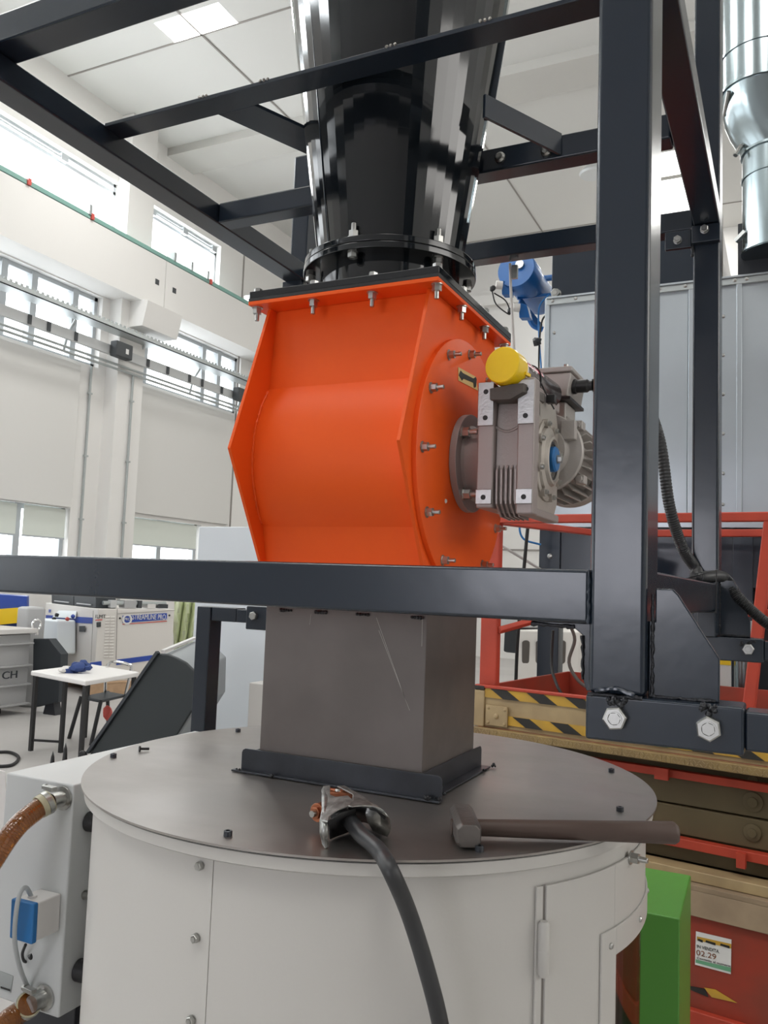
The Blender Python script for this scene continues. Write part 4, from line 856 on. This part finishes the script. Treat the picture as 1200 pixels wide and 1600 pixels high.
MB().tube(catmull([ray(769, 455)*5.6, ray(775, 475)*5.6, ray(793, 490)*5.6, ray(797, 488)*5.6, ray(790, 470)*5.6, ray(772, 458)*5.6], 5), .005, 6).build('cable', 'ink', bf)
MB().tube(catmull([ray(858, 460)*5.6, ray(843, 480)*5.62, ray(842, 520)*5.62, ray(846, 580)*5.6], 6), .006, 6).build('air_hose', 'blue_plastic', bf)
MB().tube(catmull([ray(867, 484)*5.35, ray(857, 490)*5.35, ray(846, 505)*5.4, ray(842, 560)*5.45, ray(844, 640)*5.45], 6), .006, 6).build('cable', 'ink', bf)
MB().blob(ray(839, 534)*5.4, .03).build('knob', 'black_plastic', bf)
hc = thing('hanging_cable', 'thin white cable hanging down in front of the blue blower', 'cable', PY(797, 412, 1.975))
MB().tube([PY(797, 412, 1.975), PY(798, 450, 1.97), PY(803, 540, 1.96), PY(812, 640, 1.95)], .0036, 8).build('cable', 'can_white', hc); cq = PY(803, 421, 1.97); MB().box(cq.x-.006, cq.x+.008, cq.y, cq.y+.01, cq.z-.022, cq.z+.012).build('clip', 'zinc', hc)
ws = tag(MB().tube([ray(776, 848)*4.6, ray(850, 893)*5.0], .008, 8).build('rope', 'can_white'), 'thin white rope sloping behind the orange guard rail', 'rope')
tag(MB().tube(catmull([ray(828, 795)*4.7, ray(824, 830)*4.7, ray(819, 885)*4.7, ray(812, 960)*4.7, ray(806, 1065)*4.7, V((ray(806, 1065).x*4.7, ray(806, 1065).y*4.7, FZ))], 5), .010, 8).build('cable', 'ink'), 'black cable hanging straight down behind the guard rail', 'cable', 'cables behind the lift')
tag(MB().tube(catmull([ray(822, 795)*4.75, ray(812, 820)*4.75, ray(818, 842)*4.75, ray(845, 851)*4.75], 5), .006, 8).build('cable', 'blue_plastic'), 'thin blue cable curving behind the guard rail', 'cable', 'cables behind the lift')
tag(MB().tube(catmull([ray(890, 975)*3.9, ray(898, 1000)*3.9, ray(889, 1035)*3.9, ray(905, 1065)*3.85, ray(930, 1080)*3.8], 5), .008, 8).build('cable', 'grey_pad'), 'cable looping down into the red lift tray', 'cable', 'cables behind the lift')
tag(MB().tube(catmull([ray(864, 985)*3.9, ray(862, 1040)*3.9, ray(870, 1070)*3.8, ray(880, 1088)*3.75], 5), .007, 8).build('cable', 'ink'), 'thin cable dangling into the red tray left of the looping one', 'cable', 'cables behind the lift')

# ================================================================== GREEN BOX right of the drum
g0 = [V((-.42, 2.134, -.75)), V((-.230, 2.134, -.75)), V((-.239, 2.475, -.75)), V((-.42, 2.475, -.75))]
tag(MB().prism(g0, (0, 0, FZ+.75)).build('green_pillar_box', 'green_box', None, .004), 'bright green sheet metal box standing right of the drum', 'box')

# ================================================================== LEFT BACKGROUND
# big blue-white panel enclosure and beige box
tag(MB().box(-2.99, -1.9, 3.8, 4.6, FZ, .283).build('sheet_enclosure', 'panel_blue_white', None, .006), 'large pale blue-grey sheet metal enclosure behind the drum', 'enclosure')
tag(MB().box(-2.36, -1.7, 3.45, 3.75, FZ, -.50).build('beige_cabinet', 'beige_box', None, .006), 'low beige cabinet edge between the pale enclosure and steel chute', 'cabinet')
# inclined hopper / conveyor head
hpn = thing('inclined_conveyor', 'black and grey inclined conveyor trough rising behind the drum', 'conveyor', V((-2.8, 3.2, FZ)))
near = [PY(x, y, 3.05) for x, y in ((110, 1228), (142, 1176), (243, 1024), (250, 1022), (262, 1023), (275, 1028), (290, 1036), (303, 1049), (301, 1108), (275, 1150), (225, 1228))]
far_ = V(ray(358, 1003)*4.15)-V(near[4]); exv = V((-.078, .348, .05))
MB().prism(near, exv*.06).build('side_plate', 'hopper_black', hpn, .006)
inner = [p+exv*.06+V((0, 0, -.012)) for p in near]
MB().prism(inner, exv*.94).build('trough', 'hopper_grey', hpn, .01, 25)
MB().bar(near[1]+V((-.015, 0, .0)), near[3]+V((-.012, 0, .008)), .02, .015).build('edge_strip', 'charcoal', hpn)
MB().bar(near[3]+V((.0, .02, .012)), near[3]+exv+V((0, 0, .004)), .02, .012).build('edge_strip', 'can_white', hpn)
MB().blob(near[1]+V((-.03, -.02, -.01)), .02).build('bearing', 'rubber', hpn); MB().box(-3.1, -3.0, 3.2, 3.35, FZ, -1.0).build('support_leg', 'charcoal', hpn); MB().prism([near[0], near[0]+V((-.5, 0, -.62)), near[0]+V((-.3, 0, -.70)), near[-1]], exv*.9).build('trough', 'hopper_grey', hpn)
# table
tb_ = thing('work_table', 'white-topped work table with thin black legs on the hall floor', 'table', (-6.15, 6.2, FZ))
tc_ = [PZ(48, 1048, -.95), PZ(134, 1064, -.95), PZ(218, 1050, -.95), PZ(140, 1037, -.95)]
MB().prism(tc_, (0, 0, -.045)).build('tabletop', 'table_white', tb_, .012)
cen = (tc_[0]+tc_[1]+tc_[2]+tc_[3])/4
for c_ in tc_:
    p = c_.lerp(cen, .1); MB().bar((p.x, p.y, -1.0), (p.x, p.y, FZ), .034, .034).build('leg', 'black_plastic', tb_)
p = tc_[0].lerp(cen, .1); q_ = V((p.x+.28, p.y+.1, 0)); MB().bar((q_.x, q_.y, -1.0), (q_.x, q_.y, FZ), .034, .034).build('leg', 'black_plastic', tb_); MB().bar((p.x, p.y, -1.6), (q_.x, q_.y, -1.6), .02, .02).build('stretcher', 'black_plastic', tb_)
rg = thing('rag_pile', 'crumpled navy blue cloth lying on the white table', 'cloth', PZ(120, 1046, -.95))
t = MB()
for _ in range(16): t.blob(PZ(random.uniform(108, 138), random.uniform(1041, 1050), -.93)+V((0, 0, random.uniform(-.01, .05))), random.uniform(.035, .07), .6)
t.build('cloth', 'navy_cloth', rg)
t = MB()
for _ in range(5): t.blob(PZ(random.uniform(93, 106), random.uniform(1046, 1050), -.93)+V((0, 0, .01)), random.uniform(.03, .045), .6)
tag(t.build('white_rag', 'white_cloth'), 'small crumpled white rag at the left of the navy cloth', 'cloth')
# chair
chx = thing('metal_chair', 'black seated chair with chromed bent-tube back behind the table', 'chair', (-6.75, 7.1, FZ))
s0, s1, s2, s3 = [PZ(x, y, -1.27) for x, y in ((127, 1088), (158, 1094), (196, 1085), (168, 1080))]
MB().prism([s0, s1, s2, s3], (0, 0, -.03)).build('seat', 'charcoal', chx, .01)
for c_, o_ in ((s0, (-.08, -.05)), (s1, (.0, -.1)), (s2, (.08, .02)), (s3, (0, .05))): MB().tube([c_, (c_.x+o_[0], c_.y+o_[1], FZ)], .02, 8).build('leg', 'black_plastic', chx)
MB().tube(catmull([s0.lerp(s3, .9)+V((0, 0, 0)), PZ(165, 1060, -1.08), PZ(168, 1040, -.93), PZ(178, 1034, -.90), PZ(200, 1038, -.92), PZ(205, 1045, -.97), s2], 5), .016, 8).build('back_frame', 'chrome', chx)
tag(MB().blob(PZ(168, 1113, -1.48), .045, 1.7).build('red_plug', 'red_bit'), 'red plastic connector with black lead hanging beside the chair', 'connector')
fh = tag(MB().tube(catmull([PZ(x, y, -1.685) for x, y in ((-40, 1178), (0, 1175), (18, 1176), (29, 1183), (24, 1192), (8, 1197), (-40, 1197))], 8), .014, 8).build('floor_hose', 'rubber'), 'black hose loop lying on the hall floor at the left', 'hose')
# grey ribbed machine with CH lettering and dark end plate
gmx = thing('ribbed_tank', 'light grey ribbed machine body with CH lettering and dark end plate', 'machine', (-8.6, 6.6, FZ))
X0 = -8.235
def gx(x, y): return PX(x, y, X0)
z_top = gx(48, 988).z
zs = [gx(48, y).z for y in (988, 1005, 1039, 1068, 1098)]
MB().box(X0-1.6, X0-.02, 4.0, 7.40, zs[4], zs[0]-.02).build('body', 'machine_grey', gmx, .01)
for z in zs: MB().box(X0-1.62, X0+.03, 3.98, 7.42, z-.012, z+.012).build('rib', 'machine_grey', gmx, .008)
MB().box(X0-1.65, X0+.05, 3.95, 7.44, zs[0]-.01, zs[0]+.05).build('top_rim', 'can_white', gmx, .01)
MB().box(X0-1.5, X0-.2, 4.2, 7.2, FZ, zs[4]).build('feet', 'dark_base', gmx)
text(gmx, 'lettering', 'CH', 'charcoal', gx(0, 1061)+V((.035, 0, 0)), (0, 1, 0), (0, 0, 1), .085, (gx(23, 1060)-gx(0, 1060)).y, .01)
ep = [PY(x, y, 7.46) for x, y in ((52, 998), (76, 998), (95, 1022), (91, 1097), (50, 1106))]
MB().prism(ep, (0, .12, 0)).build('end_plate', 'charcoal', gmx, .008)
MB().prism([(-8.05, 7.48, FZ), (-7.85, 7.48, FZ), (-7.9, 7.48, FZ+.2), (-8.0, 7.48, FZ+.2)], (0, .1, 0)).build('foot', 'dark_base', gmx)
ey = gx(57, 979); MB().tube([V((ey.x, ey.y+.062*math.cos(i*PI/10), ey.z+.02+.062*math.sin(i*PI/10))) for i in range(20)], .014, 8, True).build('lifting_eye', 'chrome', gmx); MB().cyl((ey.x, ey.y, ey.z-.10), (ey.x, ey.y, ey.z-.04), .03, n=12).build('eye_base', 'chrome', gmx)
# blue and yellow machine, grey cabinet behind it
by = thing('striped_machine', 'blue and yellow striped machine panel at the left edge', 'machine', (-9.8, 8, FZ))
q4 = lambda D_, pts_: [ray(x, y)*D_ for x, y in pts_]
MB().prism(q4(11.2, ((-60, 925), (42, 932), (42, 992), (-60, 996))), (-.3, .3, 0)).build('body', 'machine_blue', by); MB().prism(q4(11.15, ((-60, 956), (42, 948.5), (42, 972), (-60, 982))), (-.03, .03, 0)).build('stripe', 'machine_yellow', by)
MB().prism(q4(11.1, ((10, 983), (28, 980), (32, 992), (8, 992))), (-.03, .03, 0)).build('stripe', 'machine_yellow', by)
MB().prism(q4(11.3, ((-60, 992), (42, 990), (42, 1060), (-60, 1062))), (-.3, .3, 0)).build('base', 'charcoal', by)
gcp = q4(10.6, ((43, 949), (73, 949), (73, 1040), (43, 1040))); gcp[2].z = gcp[3].z = FZ; gcp[2].xy = gcp[1].xy; gcp[3].xy = gcp[0].xy
tag(MB().prism(gcp, (-.3, .1, 0)).build('grey_cabinet', 'machine_grey', None, .03), 'plain grey-green cabinet between the striped machine and white machine', 'cabinet')
# white plastic-moulding machine with lettering on a pallet
e1 = V((.39, .92, 0)).normalized(); e2 = V((-.92, .39, 0)).normalized(); CN = V((-8.784, 9.026, 0))
zt2, zb2 = -.498, -1.522
im = thing('compressor_unit', 'white and blue STREAMLINE PRO machine standing on a wooden pallet', 'machine', CN+V((0, 0, FZ)))
def f1(x, y, o=0): return PN(x, y, CN-e2*o, e2)      # long face
def f2(x, y, o=0): return PN(x, y, CN-e1*o, e1)      # short face
La = (f1(273, 948)-CN).dot(e1); Lb = (f2(71, 948)-CN).dot(e2)
def mbx(a0, a1, b0, b1, z0, z1, nm, m_, par=im, bv=.01): 
    o_ = CN; return MB().prism([o_+e1*a0+e2*b0+V((0, 0, z0)), o_+e1*a1+e2*b0+V((0, 0, z0)), o_+e1*a1+e2*b1+V((0, 0, z0)), o_+e1*a0+e2*b1+V((0, 0, z0))], (0, 0, z1-z0)).build(nm, m_, par, bv)
mbx(0, La, 0, Lb, zb2, zt2, 'body', 'machine_white')
def p1(nm, m_, pts_, par=im, o=.004): return MB().prism([f1(x, y, o) for x, y in pts_], -e2*.004).build(nm, m_, par)
def p2(nm, m_, pts_, par=im, o=.004): return MB().prism([f2(x, y, o) for x, y in pts_], -e1*.004).build(nm, m_, par)
def pxm(x, y, s=7.5, ox=140, oy=920): return (ox+x/s, oy+y/s)
pn = p1('badge_panel', 'machine_blue', [pxm(385, 315), pxm(905, 285), pxm(905, 360), pxm(385, 400)])
text(pn, 'lettering', 'STREAMLINE PRO', 'paper', f1(*pxm(500, 360), .012), e1, (0, 0, 1), .075, (f1(*pxm(890, 340))-f1(*pxm(500, 360))).dot(e1), .004)
text(pn, 'lettering', 'XL', 'paper', f1(*pxm(850, 372), .012), e1, (0, 0, 1), .035, .09, .004)
MB().lathe([(.05, 0), (.075, 0), (.075, .006), (.05, .006), (.05, 0)], f1(*pxm(440, 358), .01), -e2, 24).build('badge_ring', 'paper', pn)
text(pn, 'lettering', 'PRO', 'paper', f1(*pxm(408, 372), .014), e1, (0, 0, 1), .04, .09, .004)
p1('red_line', 'red_bit', [pxm(385, 412), pxm(905, 374), pxm(905, 384), pxm(385, 420)])
p1('door_seam', 'joint', [pxm(322, 235), pxm(327, 235), pxm(312, 830), pxm(307, 830)]); p1('door_seam', 'joint', [pxm(330, 290), pxm(1000, 250), pxm(1000, 254), pxm(330, 295)]); p1('door_seam', 'joint', [pxm(40, 255), pxm(45, 255), pxm(18, 850), pxm(13, 850)])
lv = MB()
for i in range(14):
    for x0_, x1_ in ((185, 235), (248, 295)): lv.prism([f1(*pxm(x0_-i*1.5, 325+i*36), .002), f1(*pxm(x1_-i*1.5, 322+i*36), .002), f1(*pxm(x1_-i*1.5, 332+i*36), .012), f1(*pxm(x0_-i*1.5, 335+i*36), .012)], -e2*.004)
lv.build('louvres', 'machine_white', im)
text(im, 'lettering', 'ILMT', 'charcoal', f1(*pxm(68, 345), .01), e1, (0, 0, 1), .05, .15, .004)
p1('red_line', 'red_bit', [pxm(66, 362), pxm(148, 356), pxm(148, 368), pxm(66, 374)]); p1('meter', 'dark_box', [pxm(80, 392), pxm(132, 388), pxm(132, 445), pxm(80, 450)], o=.01)
p1('blue_band', 'machine_blue', [pxm(5, 865), pxm(138, 848), pxm(140, 900), pxm(5, 915)]); p1('blue_band', 'machine_blue', [pxm(320, 830), pxm(985, 745), pxm(985, 800), pxm(310, 895)])
for x, y in ((355, 345), (935, 312)): bolt(im, f1(*pxm(x, y), .01), -e2, .03, 'dome', 'ink')
p2('blue_band', 'machine_blue', [(72, 961), (145, 965), (145, 974.5), (72, 970)])
cn = MB().prism([f2(79, 966, .03), f2(119, 969, .03), f2(119, 1022, .03), f2(84, 1022, .03)], -e1*.28).build('control_console', 'machine_cool', im, .03)
for x, y, m_ in ((89, 961, 'ink'), (84.5, 967, 'ink'), (105, 967, 'red_bit'), (114, 963, 'machine_blue')):
    MB().blob(f2(x, y, .2), .03).build('push_button', m_, cn)
MB().prism([f2(82, 965, .05), f2(118, 967, .05), f2(120, 956, -.0), f2(92, 955, -.0)], (0, 0, .02)).build('sloped_panel', 'machine_cool', cn, .01)
text(im, 'lettering', 'ILMT', 'machine_blue', f2(76, 957, .01), -e2, (0, 0, 1), .05, .10, .004)
p2('switch', 'dark_box', [(124, 978), (133, 978), (133, 987), (124, 987)], o=.02)
plt = thing('pallet', 'wooden pallet under the white and blue machine', 'pallet', CN+V((0, 0, FZ)))
def mbp(*a_): return mbx(*a_, par=plt, bv=.004)
mbp(-.1, La+.1, -.1, Lb+.1, -1.545, -1.521, 'top_boards', 'wood')
for b_ in (-.1, Lb/2-.05, Lb-.02): mbp(-.1, La+.1, b_, b_+.1, -1.665, -1.546, 'bearer', 'wood')
mbp(-.1, La+.1, -.1, .02, FZ+.001, -1.666, 'bottom_board', 'wood')
for i, (x0_, x1_) in enumerate(((.0, .46), (.47, .93))):
    bx = thing('storage_bin', ('dark storage bin on top of the white machine, nearest the window side', 'dark storage bin on top of the white machine, right of its twin')[i], 'bin', CN+e2*(.7-x0_)+V((0, 0, zt2)), 'dark bins on the white machine')
    pp = [f2(80+x0_*75, 949, -.02), f2(80+x1_*75, 950, -.02), f2(80+x1_*75, 925, -.02), f2(80+x0_*75, 925, -.02)]
    for p in pp[:2]: p.z = zt2+.001
    for p in pp[2:]: p.z = zt2+.24
    MB().prism(pp, e1*.3).build('bin', 'charcoal', bx, .01); h_ = [p.lerp(sum(pp, V())/4, .35) for p in pp]; MB().bar(h_[0]-e1*.01, h_[1]-e1*.01, .015, .015).build('handle', 'rail_grey', bx)
tr = thing('top_fittings', 'pipes and small valves standing on top of the white machine', 'machine fittings', CN+e1*.7+V((0, 0, zt2)))
for x, w_, m_ in ((.22, .10, 'rail_grey'), (.45, .2, 'machine_grey'), (.68, .07, 'dark_box'), (.85, .14, 'can_white'), (1.05, .16, 'dark_box')):
    if x < La: MB().prism([CN+e1*x*La/1.3+e2*.05+V((0, 0, zt2+.012)), CN+e1*(x+w_)*La/1.3+e2*.05+V((0, 0, zt2+.012)), CN+e1*(x+w_)*La/1.3+e2*.25+V((0, 0, zt2+.012)), CN+e1*x*La/1.3+e2*.25+V((0, 0, zt2+.012))], (0, 0, .11 if x < .8 else .06)).build('fitting', m_, tr, .005)
MB().tube([CN+e1*.1+e2*.1+V((0, 0, zt2+.08)), CN+e1*(La-.1)+e2*.1+V((0, 0, zt2+.08))], .03, 8).build('pipe', 'galv_rail', tr)
# yellow-green sheet hung behind
ts = MB(); rows = []
for i in range(15):
    x = 272+i*2.8; rows.append([ts.bm.verts.new(ray(x+math.sin(i*1.7+j)*.8, 930+j*14)*(13.4+.12*math.sin(i*1.3+j*.9))) for j in range(10)])
for A, B in zip(rows, rows[1:]):
    for j in range(9): ts.bm.faces.new((A[j], A[j+1], B[j+1], B[j]))
o = ts.build('hanging_sheet', 'tarpaulin', None, 0, 60); sd = o.modifiers.new('thickness', 'SOLIDIFY'); sd.thickness = .01
tag(o, 'pale yellow-green crumpled sheet hanging right of the white machine', 'sheet')
# bits at the left edge behind the cabinet
tag(MB().prism([ray(x, y)*2.6 for x, y in ((-60, 1190), (10, 1205), (11, 1300), (-60, 1300))], (-.3, .02, 0)).build('white_carton', 'table_white', None, .004), 'bright white carton at the left edge behind the cabinet', 'box')
for x, y0_, y1_, lab in ((83, 1173, 1190, 'black pointed peg behind the white cabinet, the left and shorter one'), (103, 1160, 1185, 'black pointed peg behind the white cabinet, the right and taller one')):
    b = ray(x, y0_)*2.4; a = V((b.x, b.y, FZ)); k = thing('tool_peg', lab, 'tool', a, 'black pegs')
    MB().lathe([(0, 0), (.012, 0), (.006, .03), (.0055, .94), (.008, .95), (.005, .985), (0, 1)], a, b-a, 12, True).build('shaft', 'black_plastic', k)

# ------------------------------------------------------------------ lift the layout to floor level
for o in list(S.objects):
    if o.parent is None and o.type in {'MESH', 'EMPTY'}: o.location.z += EYE
